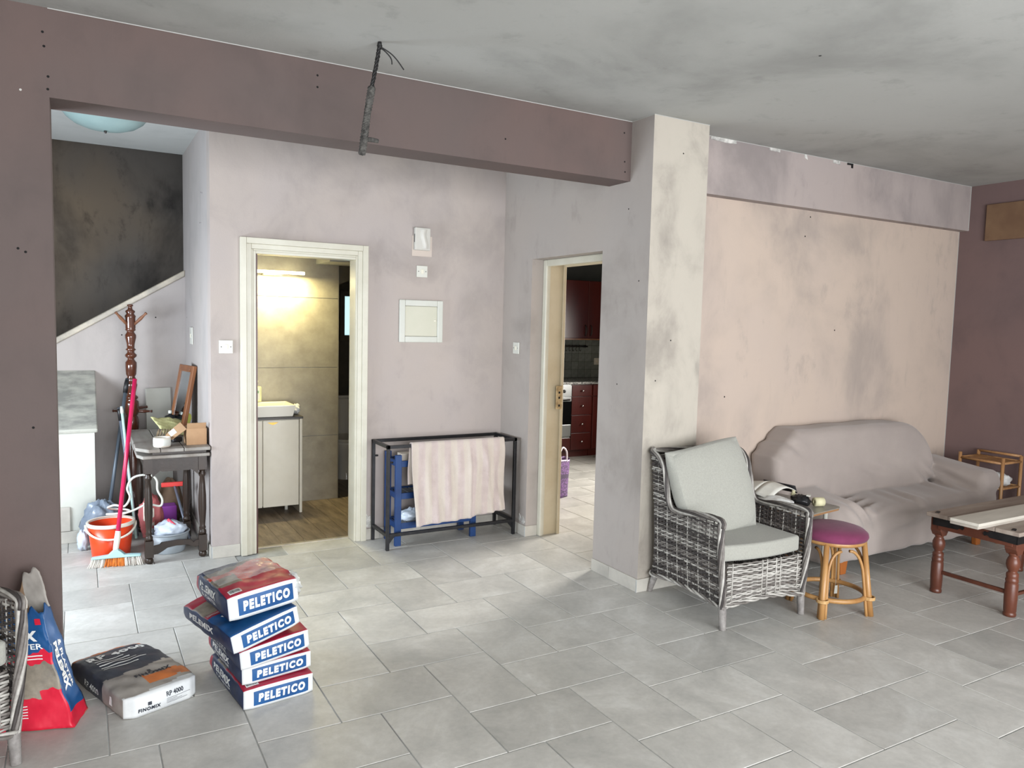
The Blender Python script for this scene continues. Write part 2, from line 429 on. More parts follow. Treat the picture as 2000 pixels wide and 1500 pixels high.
for a in range(-40, 60):
    for b in range(-60, 60):
        ox, oy = 5*a-2*b, -a-2*b
        for kind, (tx, ty, tw, th) in ((0, (0, 4, 3, 2)), (1, (3, 3, 2, 3))):
            X0, Y0 = FX+(ox+tx)*U, FY+(oy+ty)*U
            cx, cy = X0+tw*U/2, Y0+th*U/2
            if not (-1.35 < cx < 6.35 and 0.9 < cy < 8.1): continue
            if blocked(cx, cy): continue
            if cy > 6.3 and cx < 0.74: continue
            # seen by the camera, with a margin of a step to either side
            d = cx*0.497+cy*0.868; s = cx*0.868-cy*0.497
            if d < 1.0 or abs(s) > d*0.68+1.1 : continue
            if d < 1.55: continue
            if cy > 5.2 and cx > 3.0 and s > 2.2: continue
            spots.append((d, kind, X0, Y0))
spots.sort()
rest = MB()
for n_, (d, kind, X0, Y0) in enumerate(spots):
    if n_ < 290:
        o = bpy.data.objects.new('tile', TM[kind]); COL.objects.link(o); o.parent = fl
        o.location = (X0-fl.location.x, Y0-fl.location.y, -fl.location.z)
    else:
        me = TM[kind]
        rest.add([(v.co.x+X0, v.co.y+Y0, v.co.z) for v in me.vertices], [tuple(p.vertices) for p in me.polygons])
if rest.v:
    o = rest.build('far_tiles', 'stone_tile', fl, world=True); o['kind'] = 'stuff'; o['label'] = 'more grey stone floor tiles further back'
# ceilings
S(MB().box(-2.7, 6.65, -2.75, 3.95, ZC, ZC+0.14), 'ceiling', 'ceiling_grey', 'grey smoke-stained plaster ceiling of the living room', 'ceiling')
S(MB().box(-1.5, 3.2, 3.95, 6.74, 2.92, 3.06), 'ceiling_hall', 'ceiling_white', 'white plaster ceiling of the hall behind the beam', 'ceiling')
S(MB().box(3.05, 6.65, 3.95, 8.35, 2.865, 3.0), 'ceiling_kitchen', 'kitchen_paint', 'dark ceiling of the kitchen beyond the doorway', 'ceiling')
# pier / left wall and the beam
S(MB().box(-2.7, -0.093, 3.737, 3.948, 0, ZC), 'wall_left', 'paint_dark_mauve', 'dark mauve wall pier at the left edge', 'wall')
S(MB().box(-0.093, 2.938, 3.737, 3.948, 2.508, ZC), 'trim_1', 'paint_dark_mauve', 'dark mauve ceiling beam spanning from the pier to the column', 'beam')
# wall with the bathroom doorway
DX0, DX1, DZ = 1.012, 1.722, 2.07
mb = MB().box(0.744, DX0, 5.303, 5.43, 0, 2.92).box(DX1, 2.938, 5.303, 5.43, 0, 2.92).box(DX0, DX1, 5.303, 5.43, DZ, 2.92)
S(mb, 'wall_back', 'paint_grey_mauve', 'grey mauve wall around the bathroom doorway', 'wall')
# partition with the kitchen doorway and the column in front of it
KY0, KY1, KZ = 3.997, 4.872, 2.107
mb = MB().box(2.938, 3.13, KY1, 5.43, 0, 2.92).box(2.938, 3.13, KY0, KY1, KZ, 2.92)
S(mb, 'wall_partition', 'paint_partition', 'pale mauve partition wall around the kitchen doorway', 'wall')
mb = MB()
x0, x1, y0, y1, z0, z1 = 2.938, 3.372, 3.53, KY0, 0, ZC+0.05
vs = [(x0,y0,z0),(x1,y0,z0),(x1,y1,z0),(x0,y1,z0),(x0,y0,z1),(x1,y0,z1),(x1,y1,z1),(x0,y1,z1)]
mb.add(vs, [(3,2,1,0),(4,5,6,7),(1,2,6,5),(2,3,7,6),(3,0,4,7)], 0); mb.add(vs, [(0,1,5,4)], 1)
S(mb, 'wall_column', ['paint_partition', 'paint_cream'], 'square column with cream front standing between doorway and sofa wall', 'wall')
# wall behind the sofa, with its shallow beam
S(MB().box(3.372, 6.65, 3.79, 3.95, 0, ZC), 'wall_sofa', 'paint_beige_pink', 'beige pink wall with grey smoke marks behind the sofa', 'wall')
S(MB().box(3.372, XR, 3.714, 3.79, 2.497, ZC), 'trim_2', 'paint_smoky', 'shallow smoke-stained beam running above the sofa wall', 'beam')
S(MB().box(XR, 6.65, -2.75, 3.79, 0, ZC), 'wall_right', 'paint_deep_mauve', 'deep mauve wall at the right edge', 'wall')
mat('caulk_line', rgb(178, 178, 174), rough=0.8)
for (wl, b_) in (('trim_1', (-0.093, 2.938, 3.7345, 3.7375, ZC-.0032, ZC)), ('wall_column', (2.936, 3.372, 3.5275, 3.5305, ZC-.0032, ZC)), ('wall_column', (2.9355, 2.9385, 3.53, 3.737, ZC-.0032, ZC)), ('trim_2', (3.372, XR, 3.7115, 3.7145, ZC-.0032, ZC)), ('trim_2', (XR-.004, XR, 3.711, 3.7145, 2.50, ZC)), ('wall_sofa', (XR-.004, XR, 3.787, 3.7905, 0.08, 2.497))):
    MB().box(*b_).build('paint_edge', 'caulk_line', bpy.data.objects[wl], world=True)
# rear of the living room behind the viewer: wall with wide glazed doors
mb = MB().box(-2.82, -1.25, -2.82, -2.7, 0, ZC).box(4.45, 6.65, -2.82, -2.7, 0, ZC).box(-1.25, 4.45, -2.82, -2.7, 2.4, ZC)
S(mb, 'wall_rear', 'paint_pale_mauve', 'wall behind the viewer with wide glazed terrace doors', 'wall')
S(MB().box(-2.82, -2.7, -2.82, 3.948, 0, ZC), 'wall_far_left', 'paint_pale_mauve', 'plain pale wall on the far left of the living room', 'wall')
mb = MB()
for i in range(5):
    mb.box(-1.25+i*1.425-0.03, -1.25+i*1.425+0.03, -2.79, -2.73, 0, 2.4)
mb.box(-1.25, 4.45, -2.79, -2.73, 2.34, 2.4)
struct(mb.build('window_1', 'plastic_white'), 'white frame of the glazed terrace doors behind the viewer', 'window')
# hall: right side wall, left wall with the entrance door opening, stair parapets, stairwell
S(MB().box(0.744, 0.864, 5.43, 6.76, 0, 3.06), 'wall_hall', 'paint_pale_mauve', 'pale wall on the right of the hall beside the desk', 'wall')
mb = MB().box(-1.52, -1.4, 3.948, 4.1, 0, 3.06).box(-1.52, -1.4, 5.15, 8.0, 0, 5.0).box(-1.52, -1.4, 4.1, 5.15, 2.15, 3.06)
S(mb, 'wall_hall_entry', 'paint_pale_mauve', 'hall wall with the entrance opening, behind the pier', 'wall')
mb = MB()   # parapet of the upper flight: its top climbs to the right
zA, zB = 1.435, 1.995
xa, xb = -0.168, 0.744
def zcap(x): return zA+(zB-zA)*(x-xa)/(xb-xa)
poly = [(-1.4, 0), (0.864, 0), (0.864, zcap(0.864)-0.05), (-1.4, zcap(-1.4)-0.05)]
MY = Matrix(((1,0,0,0),(0,0,-1,0),(0,1,0,0),(0,0,0,1)))   # local xy -> world xz, local z -> -y
mb.prism(poly, -6.80, -6.68, MY)
S(mb, 'wall_stair', 'paint_pale_mauve', 'pale pink parapet wall of the stair with a sloping top', 'wall')
mb = MB()
poly = [(-1.4, zcap(-1.4)-0.05), (0.744, zcap(0.744)-0.05), (0.744, zcap(0.744)), (-1.4, zcap(-1.4))]
mb.prism(poly, -6.83, -6.655, MY)
struct(mb.build('trim_3', 'marble_cap', bevel=0.008), 'cream marble coping sloping up the stair parapet', 'coping')
S(MB().box(-1.4, 2.0, 7.80, 7.92, 0, 5.0), 'wall_stairwell', 'unlit_stair_wall', 'stairwell wall coloured dark for the unlit shaft', 'wall')
S(MB().box(0.864, 2.0, 6.80, 6.9, 2.92, 5.0), 'wall_stairwell_side', 'unlit_stair_wall', 'dark side wall above the stair', 'wall')
S(MB().box(-1.4, 2.0, 6.74, 7.92, 4.9, 5.0), 'ceiling_stairwell', 'unlit_stair_wall', 'dark ceiling high over the stair', 'ceiling')
S(MB().box(1.87, 1.97, 6.9, 7.92, 0, 5.0), 'wall_stairwell_end', 'unlit_stair_wall', 'dark end wall of the stair', 'wall')
S(MB().box(-1.4, 0.864, 6.62, 6.74, 2.93, 5.0), 'wall_landing', 'unlit_stair_wall', 'dark upstand above the hall ceiling edge', 'wall')
# lower parapet with sloping marble top, coming towards the viewer
st = thing('stair_parapet', 'low white stair parapet with sloping grey marble top beside the bucket', 'parapet', (-0.15, 6.38, 0))
mb = MB(); MX = Matrix(((0,0,1,0),(1,0,0,0),(0,1,0,0),(0,0,0,1)))  # local xy -> world yz, local z -> x
mb.prism([(6.10, 0), (6.679, 0), (6.679, 1.155), (6.10, 0.80)], -0.45, 0.075, MX)
mb.build('body', 'white_gloss', st, world=True)
mb = MB(); mb.prism([(6.07, 0.782), (6.679, 1.156), (6.679, 1.190), (6.06, 0.81)], -0.47, 0.095, MX)
mb.build('marble_top', 'marble_grey', st, bevel=0.008, world=True)
for x_a, x_b in ((-0.45, -0.02), (-0.016, 0.078)):
    MB().box(x_a, x_b, 6.082, 6.098, 0, 0.085).build('skirting', 'skirting_tile', st, bevel=0.003, world=True)
MB().box(-0.45, -0.085, 6.082, 6.098, 0.088, 0.26).build('riser_end', 'skirting_tile', st, bevel=0.003, world=True)
# steps of the lower flight, left of the parapet
st2 = thing('staircase', 'pale marble steps climbing away behind the pier', 'staircase', (-0.9, 6.1, 0))
for i in range(4):
    MB().box(-1.38, -0.46, 5.95+i*0.2, 6.66, i*0.165, (i+1)*0.165).build('step', 'marble_cap', st2, bevel=0.006, world=True)

# ---------------------------------------------------------------- skirting tiles
def skirting(name, p0, p1, nrm, label, L0=0.33, h=0.082, t=0.011, first=None):
    p0, p1 = Vector(p0), Vector(p1); d = p1-p0; ln = d.length; d.normalize(); nv = Vector(nrm)
    def bx(a, b, z0, z1, t0, t1):
        m = MB()
        q = [p0+d*a+nv*t0, p0+d*b+nv*t0, p0+d*b+nv*t1, p0+d*a+nv*t1]
        m.add([(v.x, v.y, z0) for v in q]+[(v.x, v.y, z1) for v in q], [(3,2,1,0),(4,5,6,7),(0,1,5,4),(1,2,6,5),(2,3,7,6),(3,0,4,7)])
        return m
    base = bx(0, ln, 0, h-0.003, -0.001, t-0.003).build(name, 'grout')
    struct(base, label, 'baseboard')
    cuts = [0.0]; a = first if first else L0
    while a < ln-0.03: cuts.append(a); a += L0
    cuts.append(ln)
    for a, b in zip(cuts[:-1], cuts[1:]):
        bx(a+0.0015, b-0.0015, 0.001, h, 0, t).build('tile', 'skirting_tile', base, bevel=0.002, world=True)
skirting('baseboard_back_left', (0.744, 5.303, 0), (0.925, 5.303, 0), (0, -1, 0), 'short tile skirting left of the bathroom door')
skirting('baseboard_back', (1.80, 5.303, 0), (2.927, 5.303, 0), (0, -1, 0), 'tile skirting behind the black console frame', first=0.12)
skirting('baseboard_partition', (2.938, 5.303, 0), (2.938, 4.872, 0), (-1, 0, 0), 'tile skirting left of the kitchen doorway')
skirting('baseboard_partition_jamb', (2.927, 4.872, 0), (3.035, 4.872, 0), (0, -1, 0), 'short tile skirting inside the kitchen doorway')
skirting('baseboard_column', (2.938, 3.997, 0), (2.938, 3.53, 0), (-1, 0, 0), 'tile skirting on the side of the column', first=0.19)
skirting('baseboard_column_front', (2.927, 3.53, 0), (3.372, 3.53, 0), (0, -1, 0), 'tile skirting on the front of the column')
skirting('baseboard_sofa', (3.372, 3.79, 0), (6.53, 3.79, 0), (0, -1, 0), 'tile skirting along the sofa wall')
skirting('baseboard_right', (6.53, 3.779, 0), (6.53, 1.5, 0), (-1, 0, 0), 'tile skirting along the deep mauve wall')
skirting('baseboard_hall', (0.744, 6.66, 0), (0.744, 5.303, 0), (-1, 0, 0), 'tile skirting in the hall beside the desk')
skirting('baseboard_stair', (0.097, 6.68, 0), (0.733, 6.68, 0), (0, -1, 0), 'tile skirting below the stair parapet wall')

# ---------------------------------------------------------------- door frames
def frame_profile(name, pts, mats, label):
    pass
d1 = thing('door_1', 'cream painted frame of the bathroom doorway', 'door frame', (1.367, 5.303, 0)); d1['kind'] = 'structure'
def arch(w0, w1, y0, y1, m='cream_gloss', nm='architrave'):
    # border between opening grown by w0 and opening grown by w1
    for (x0, x1, z0, z1) in ((DX0-w1, DX0-w0, 0, DZ+w1), (DX1+w0, DX1+w1, 0, DZ+w1), (DX0-w0, DX1+w0, DZ+w0, DZ+w1)):
        MB().box(x0, x1, y0, y1, z0, z1).build(nm, m, d1, bevel=0.003, world=True)
arch(0.045, 0.085, 5.268, 5.303); arch(0.012, 0.045, 5.28, 5.303); arch(-0.0, 0.012, 5.288, 5.303)
for (x0, x1, z0, z1) in ((DX0, DX0+0.018, 0, DZ), (DX1-0.004, DX1, 0, DZ), (DX0+0.018, DX1-0.004, DZ-0.018, DZ)):
    MB().box(x0, x1, 5.289, 5.425, z0, z1).build('jamb', 'cream_gloss', d1, bevel=0.002, world=True)
mat('wood_red_dark', rgb(92, 40, 28), rgb(60, 26, 20), scale=6, stretch=(1, 1, 0.1), rough=0.35)
MB().box(DX0+0.016, DX0+0.03, 5.30, 5.43, 0, DZ-0.02).build('door_edge', 'wood_red_dark', d1, world=True)
MB().box(DX0, DX1, 5.40, 5.437, -0.003, 0.006).build('threshold', 'marble_cap', d1, bevel=0.003, world=True)

d2 = thing('door_2', 'yellowed cream frame of the kitchen doorway', 'door frame', (3.1, 4.43, 0)); d2['kind'] = 'structure'
def kframe(x0, x1, t, m, nm, bev=0.003):
    MB().box(x0, x1, KY1-t, KY1+0.0, 0, KZ).build(nm, m, d2, bevel=bev, world=True)
    MB().box(x0, x1, KY0, KY0+t, 0, KZ).build(nm, m, d2, bevel=bev, world=True)
    MB().box(x0, x1, KY0+t, KY1-t, KZ-t, KZ).build(nm, m, d2, bevel=bev, world=True)
kframe(3.035, 3.065, 0.05, 'cream_gloss', 'architrave', 0.008)
kframe(3.06, 3.085, 0.03, 'cream_gloss', 'architrave', 0.004)
kframe(3.08, 3.20, 0.024, 'cream_yellowed', 'jamb')
kframe(3.195, 3.22, 0.045, 'cream_yellowed', 'stop', 0.003)
sp = MB().box(3.15, 3.205, KY1-0.052, KY1-0.045, 0.98, 1.16).build('strike_plate', 'metal_brass_old', d2, bevel=0.002, world=True)
for z in (1.0, 1.06, 1.1): MB().box(3.172, 3.186, KY1-0.0535, KY1-0.051, z, z+0.016).build('slot', 'black_hole', sp)
# ---------------------------------------------------------------- furniture of the seating corner
mat('rattan_light', rgb(194, 191, 184), rgb(144, 140, 134), scale=26, lo=0.3, hi=0.7, rough=0.5)
mat('rattan_mid', rgb(132, 127, 122), rgb(92, 86, 82), scale=26, lo=0.3, hi=0.7, rough=0.5)
mat('rattan_dark', rgb(74, 68, 66), rgb(50, 46, 45), scale=26, lo=0.3, hi=0.7, rough=0.55)
mat('rattan_wrap', rgb(150, 146, 142), rgb(118, 113, 110), scale=30, rough=0.5)
mat('cushion_grey', rgb(164, 163, 154), rgb(150, 150, 142), scale=130, lo=0.3, hi=0.7, rough=0.95, bump=0.25, bscale=320, sheen=0.2)
mat('cushion_grey_worn', rgb(166, 166, 158), rgb(148, 149, 142), scale=40, stretch=(1, 0.4, 1), lo=0.3, hi=0.7, rough=0.95, bump=0.25, bscale=320)
RM = ['rattan_light', 'rattan_mid', 'rattan_dark']; RAILMIX = (1, 0, 2, 1, 0, 2, 1)
def copy_tree(o, parent=None):
    c = o.copy(); COL.objects.link(c)
    if parent is not None: c.parent = parent; c.matrix_parent_inverse = o.matrix_parent_inverse.copy()
    for ch in list(o.children): copy_tree(ch, c)
    return c
def weave_rows(mb, rows, stake, amp, rr, rnd, flat=(0.45, 1.0), light=0.35):
    """rows: list of (list of points, list of outward normals); strands weave over and under the stakes"""
    for k, (pts, nrm) in enumerate(rows):
        P = [Vector(p) for p in pts]
        cum = [0.0]
        for a, b in zip(P[:-1], P[1:]): cum.append(cum[-1]+(b-a).length)
        ln = cum[-1]
        if ln < 0.03: continue
        n = max(3, int(ln/stake*2.0))
        out = []; on = []; j = 0
        for i in range(n+1):
            t = ln*i/n
            while j < len(P)-2 and cum[j+1] < t: j += 1
            f = (t-cum[j])/max(1e-9, cum[j+1]-cum[j]); q = P[j].lerp(P[j+1], f); nn = Vector(nrm[j]).lerp(Vector(nrm[j+1]), f).normalized()
            out.append(q+nn*amp*math.sin(math.pi*(t/stake)+k*math.pi+0.6)); on.append(nn)
        c = rnd.random()
        mb.tube(out, rr*(0.9+0.2*rnd.random()), 4, mi=0 if c < light else (1 if c < light+0.4 else 2), flat=flat, normals=on)
def braid(mb, path, R, r, n=4, pitch=0.09, mis=(0, 1, 0, 1, 1), step=0.012, squash=1.0):
    P = [Vector(p) for p in path]
    cum = [0.0]
    for a, b in zip(P[:-1], P[1:]): cum.append(cum[-1]+(b-a).length)
    m = max(4, int(cum[-1]/step)); C = []; j = 0
    for i in range(m+1):
        t = cum[-1]*i/m
        while j < len(P)-2 and cum[j+1] < t: j += 1
        f = (t-cum[j])/max(1e-9, cum[j+1]-cum[j])
        p0, p1, p2, p3 = P[max(j-1, 0)], P[j], P[j+1], P[min(j+2, len(P)-1)]
        C.append(0.5*((2*p1)+(p2-p0)*f+(2*p0-5*p1+4*p2-p3)*f*f+(3*p1-p0-3*p2+p3)*f**3))
    nr = None
    fr = []
    for i in range(m+1):
        t = (C[min(i+1, m)]-C[max(i-1, 0)]).normalized()
        if nr is None: nr = Vector((0, 0, 1)) if abs(t.z) < 0.9 else Vector((0, 1, 0))
        nr = (nr-t*nr.dot(t)).normalized(); fr.append((nr.copy(), t.cross(nr)))
    for k in range(n):
        mb.tube([C[i]+(fr[i][0]*math.cos(2*math.pi*(k/n+i*step/pitch))+fr[i][1]*math.sin(2*math.pi*(k/n+i*step/pitch))*squash)*R for i in range(m+1)], r, 5, mi=mis[k % len(mis)])

TOPP = [(0, .595), (.05, .605), (.2, .592), (.36, .568), (.42, .578), (.455, .63), (.475, .72), (.50, .80), (.55, .85), (.62, .875)]
def lerp_tab(tab, x):
    if x <= tab[0][0]: return tab[0][1]
    for (a, b), (c, d) in zip(tab[:-1], tab[1:]):
        if x <= c: return b+(d-b)*(x-a)/(c-a)
    return tab[-1][1]
def y_front(z):
    if z < 0.58: return 0.0
    return lerp_tab([(.58, .43), (.63, .455), (.72, .475), (.80, .50), (.85, .55), (.875, .62)], z)
def y_back(z): return lerp_tab([(.1, .635), (.2, .60), (.35, .585), (.55, .59), (.7, .61), (.9, .64)], z)
def x_side(y, z):
    return .296+.026*min(1, max(0, (z-.1)/.5))+0.012*math.sin(math.pi*min(1, max(0, (z-.12)/.48)))*(1-y/.7)
def wicker_chair(name, label, loc, rz, group):
    rnd = random.Random(5)
    t = thing(name, label, 'armchair', loc, rz, group)
    for sgn in (-1, 1):
        rows = []; z = 0.135
        while z < 0.86:
            y0, y1 = y_front(z), y_back(z); n = 14
            pts = [(sgn*x_side(y0+(y1-y0)*i/n, z), y0+(y1-y0)*i/n, z+0.018*math.sin(math.pi*(y0+(y1-y0)*i/n)/.62)*max(0, 1-(z-.13)/.3)) for i in range(n+1)]
            rows.append((pts, [(sgn, 0, 0)]*(n+1))); z += 0.0118
        mb = MB(); weave_rows(mb, rows, 0.031, 0.0042, 0.0062, rnd, light=0.16)  # few pale strands: shade on the sides put into the strand colours
        for i in range(1, 20):
            y = i*0.031
            zt = lerp_tab(TOPP, y)
            if y < .6: mb.tube([(sgn*x_side(y, q), y, q) for q in (0.13, 0.25, 0.37, 0.5, zt-0.02)], 0.004, 5, mi=0 if i % 3 == 0 else 2)
        o = mb.build('side_weave', RM, t); o['kind'] = 'stuff'
    rows = []; z = 0.14
    while z < 0.36:
        n = 10
        rows.append(([(-.275+.55*i/n, -0.004-0.012*math.sin(math.pi*i/n), z+0.03*math.sin(math.pi*i/n)*max(0, 1-(z-.14)/.14)) for i in range(n+1)], [(0, -1, 0)]*(n+1))); z += 0.0118
    mb = MB(); weave_rows(mb, rows, 0.036, 0.0042, 0.0062, rnd, light=0.62)  # many pale strands: daylight on the front put into the strand colours
    for i in range(1, 16):
        x = -.275+.55*i/16
        if i in (1, 7, 8, 10, 11, 15): mb.tube([(x, -0.006-0.012*math.sin(math.pi*i/16), q) for q in (0.16, 0.25, 0.36)], 0.0045, 5, mi=0)
    o = mb.build('front_weave', RM, t); o['kind'] = 'stuff'
    rows = []; z = 0.14
    while z < 0.855:
        n = 10
        rows.append(([(-.30+.60*i/n, y_back(z)+0.02*math.sin(math.pi*i/n), z) for i in range(n+1)], [(0, 1, 0)]*(n+1))); z += 0.0118
    mb = MB(); weave_rows(mb, rows, 0.036, 0.0042, 0.0062, rnd, light=0.2)
    o = mb.build('back_weave', RM, t); o['kind'] = 'stuff'
    for sgn in (-1, 1):
        mb = MB(); braid(mb, [(sgn*.294, 0, .115), (sgn*.305, -.004, .25), (sgn*.322, -.002, .40), (sgn*.326, 0, .52), (sgn*.324, .004, .588)], 0.0125, 0.0078, 7, 0.55, mis=RAILMIX)
        mb.build('front_post', RM, t)
        mb = MB(); braid(mb, [(sgn*.324, -.008, .565), (sgn*.324, .012, .602)]+[(sgn*(x_side(y, z)+.002), y+.004, z) for y, z in TOPP[2:]]+[(sgn*.30, .636, .885)], 0.0115, 0.0072, 6, 0.6, mis=RAILMIX)
        mb.build('arm_rail', RM, t)
    mb = MB(); braid(mb, [(-.31, .634, .875), (-.15, .655, .872), (0, .66, .872), (.15, .655, .872), (.31, .634, .875)], 0.011, 0.0072, 6, 0.6, mis=RAILMIX)
    mb.build('back_rail', RM, t)
    mb = MB()
    ring = [(-.294, 0, .122), (-.15, -.012, .14), (0, -.016, .15), (.15, -.012, .14), (.294, 0, .122), (.297, .2, .138), (.297, .42, .14), (.29, .635, .122), (0, .655, .14), (-.29, .635, .122), (-.297, .42, .14), (-.297, .2, .138), (-.294, 0, .122)]
    braid(mb, ring, 0.008, 0.007, 3, 0.2, mis=(0, 0, 1)); mb.build('bottom_rail', RM, t)
    for (x, y, sx, sy) in ((-.292, .004, 0, -.01), (.292, .004, 0.0, -.01), (-.27, .61, -.02, .04), (.27, .61, .02, .04)):
        mb = MB(); prof = []
        for i in range(25):
            f = i/24; prof.append((0.0225-0.005*(1-f)+0.0012*(i % 2), 0.13*f))
        mx = Matrix(((1, 0, -sx/.13, x+sx), (0, 1, -sy/.13, y+sy), (0, 0, 1, 0), (0, 0, 0, 1)))
        mb.lathe(prof, 12, 0, mx); mb.build('leg', 'rattan_wrap', t)
    # seat cushion and back cushion
    mb = MB(); n_ = 15
    ring_ = [(-.292+.584*k/n_, .028-.032*math.sin(math.pi*k/n_)) for k in range(n_+1)]+[(.285, .30), (.27, .53), (-.27, .53), (-.285, .30)]
    mb.prism(ring_, .362, .452); mb.build('seat_cushion', 'cushion_grey', t, bevel=.016, segs=4)
    mb = MB()
    def wback(x, y, z):
        crease = -0.012*math.exp(-((x-.01+0.10*(y-.16))/.012)**2)*(1/(1+math.exp(-(y-.10)*40)))*(1 if z > 0 else 0)
        cr2 = -0.01*math.exp(-((y+.17-0.25*(x+.2))/.012)**2)*(1 if (z > 0 and x < -.12) else 0)
        return (x*(1-.10*max(0, -y/.27)), y+0.012*math.sin(x*7), z+crease+cr2+0.006*math.sin(x*11+y*7))
    mx = Matrix.Translation((-.045, .395, .672)) @ Matrix.Rotation(math.radians(-5), 4, 'Y') @ Matrix.Rotation(math.radians(71), 4, 'X')
    puff(mb, .55, .545, .15, 18, .5, .42, 0, mx, wback)
    weld(mb.build('back_cushion', 'cushion_grey', t))
    return t
ch = wicker_chair('wicker_armchair', 'grey wicker armchair with pale grey cushions standing beside the column', (3.277, 2.852, 0), math.radians(-3.2), 'grey wicker armchairs')
ch2 = copy_tree(ch)
ch2.location = (-0.485, 2.985, 0); ch2.rotation_euler = (0, 0, math.radians(30)); ch2['label'] = 'grey wicker armchair cut off by the left edge of the picture'

# ---------------------------------------------------------------- sofa under a stretched cover
mat('slipcover', rgb(162, 151, 144), rgb(153, 142, 136), scale=3.0, lo=0.3, hi=0.7, rough=0.95, bump=0.15, bscale=260, sheen=0.25)
mat('sofa_foot', rgb(176, 104, 48), rgb(140, 78, 34), scale=8, stretch=(1, 1, 0.3), rough=0.4)
mat('sofa_under', rgb(40, 38, 38), rough=0.9)
so = thing('sofa', 'three-seat sofa under a loose taupe stretch cover', 'sofa', (5.15, 3.42, 0))
def sofa_f(X, Y, Z):
    d = 3.775-Y      # distance from the wall
    x = X-4.12
    lean = (Z-.42)*0.22
    base = sd_rbox(x, d, Z, (1.03, .345, .255), (1.0, .30, .150), .04)
    seat = sd_rbox(x, d, Z+0.05*(d-.4), (1.07, .44, .355), (.86, .215, .098), .075)
    sag = 0.02*np.exp(-((x-.62)**2)/.05)+0.012*np.exp(-((x-1.35)**2)/.04)
    seat = seat+sag*(d > .2)
    # back: rounded far end, clipped near top corner
    bx = np.abs(x-.925)-.80; bz = np.abs(Z-.62)-.17
    bl = np.sqrt(np.maximum(bx, 0)**2+np.maximum(bz, 0)**2)+np.minimum(np.maximum(bx, bz), 0)-.12
    bl = np.maximum(bl, (0.62*(.30-x)+0.78*(Z-.80))-.075)
    bl = np.where(x > 1.2, np.sqrt(np.maximum(x-1.42, 0)**2+np.maximum(np.abs(Z-.62)-.0, 0)**2*1.0)-.30, bl)
    bl2 = np.where(x > 1.42, np.sqrt((x-1.42)**2*0.62+(Z-.615)**2)-.315, np.maximum(np.abs(Z-.615)-.315, -x))
    cut = (0.60*(.165-x)+0.80*(Z-.81))*1.0-.045
    bl2 = np.maximum(np.maximum(bl2, cut), -x+.005)
    bd = np.abs(d-(.155-lean*.55))-.075
    q1 = np.maximum(bl2+.06, 0); q2 = np.maximum(bd+.0, 0)
    back = np.sqrt(q1**2+q2**2)+np.minimum(np.maximum(bl2+.06, bd), 0)-.06
    # left arm: broad, low, falling towards the front
    az = .455-0.16*np.clip(d-.25, 0, .5)
    la = np.sqrt(np.maximum(np.abs(x-.25)-.09, 0)**2+np.maximum(np.abs(Z-az+.12)-.12, 0)**2+np.maximum(np.abs(d-.34)-.235, 0)**2)-.085
    la = smin(la, sd_rbox(x, d, Z, (.25, .36, .28), (.20, .29, .17), .08), .05)
    # right arm: flares outward
    ax = x-1.89-0.25*(Z-.4)
    zr = .40-.10*np.clip(d-.15, 0, .6)
    ra = np.sqrt(np.maximum(np.abs(ax)-.05, 0)**2+np.maximum(np.abs(Z-zr)-.16, 0)**2+np.maximum(np.abs(d-.36)-.24, 0)**2)-.075
    f = smin(smin(base, seat, .03), smin(la, ra, .03), .028)
    f = smin(f, back, .014)
    # folds of the loose cover
    s = np.sin
    fold = 0.017*s(34*(x-1.75)+46*(Z-.5)+14*d)*np.exp(-((x-1.72)**2/.022+(Z-.48)**2/.014+(d-.34)**2/.03))
    fold += 0.016*s(70*(d-.45)+22*(x-.45))*np.exp(-((x-.58)**2/.014+(Z-.43)**2/.01+(d-.42)**2/.03))
    fold += 0.015*s(52*(x-.33)+40*(Z-.4))*np.exp(-((x-.40)**2/.016+(Z-.43)**2/.016+(d-.62)**2/.02))
    fold += 0.012*s(30*(Z-.30)-9*(x-.6))*np.exp(-((x-.85)**2/.16+(Z-.31)**2/.006+(d-.65)**2/.02))
    fold += 0.010*s(34*(Z-.60)+16*(x-.9))*np.exp(-((x-1.05)**2/.07+(Z-.60)**2/.004))
    fold += 0.011*s(28*(x-.16)+44*(Z-.80))*np.exp(-((x-.17)**2/.012+(Z-.80)**2/.005))
    fold += 0.010*s(40*(x-1.02)+12*d+20*(Z-.4))*np.exp(-((x-1.05)**2/.02+(Z-.43)**2/.01+(d-.5)**2/.03))
    fold += 0.012*s(48*(Z-.45)+14*d)*np.exp(-((x-1.95)**2/.02+(Z-.46)**2/.01+(d-.5)**2/.05))
    fold += 0.0035*s(18*x+4*s(5*x))*np.exp(-((d-.64)**2/.01))*np.clip((.36-Z)/.2, 0, 1)
    fold += 0.004*s(9*x+7*d)*s(8*Z-5*x)
    f = f+1.35*fold
    return np.maximum(f, .105+0.008*s(3*x)-Z)     # hem of the cover hangs clear of the floor
P_, F_ = surfnet(sofa_f, (4.05, 2.99, .06), (6.36, 3.80, 1.0), .0125)
mb = MB(); mb.add(P_, F_, 0, True)
o = mb.build('slipcover', 'slipcover', so, world=True); o['label'] = 'loose taupe stretch cover with folds'
sm = o.modifiers.new('smooth', 'SMOOTH'); sm.factor = 0.5; sm.iterations = 2
for (x, y, dx) in ((4.42, 3.20, -.03), (6.02, 3.20, .03), (4.42, 3.66, -.03), (6.02, 3.66, .03)):
    mb = MB()
    mb.prism([(-.032, 0), (.022, 0), (.045, .13), (-.045, .13)], y-.02, y+.02, Matrix(((1 if dx < 0 else -1, 0, 0, x), (0, 0, 1, 0), (0, 1, 0, 0), (0, 0, 0, 1))))
    mb.build('foot', 'sofa_foot', so, bevel=0.006, world=True)
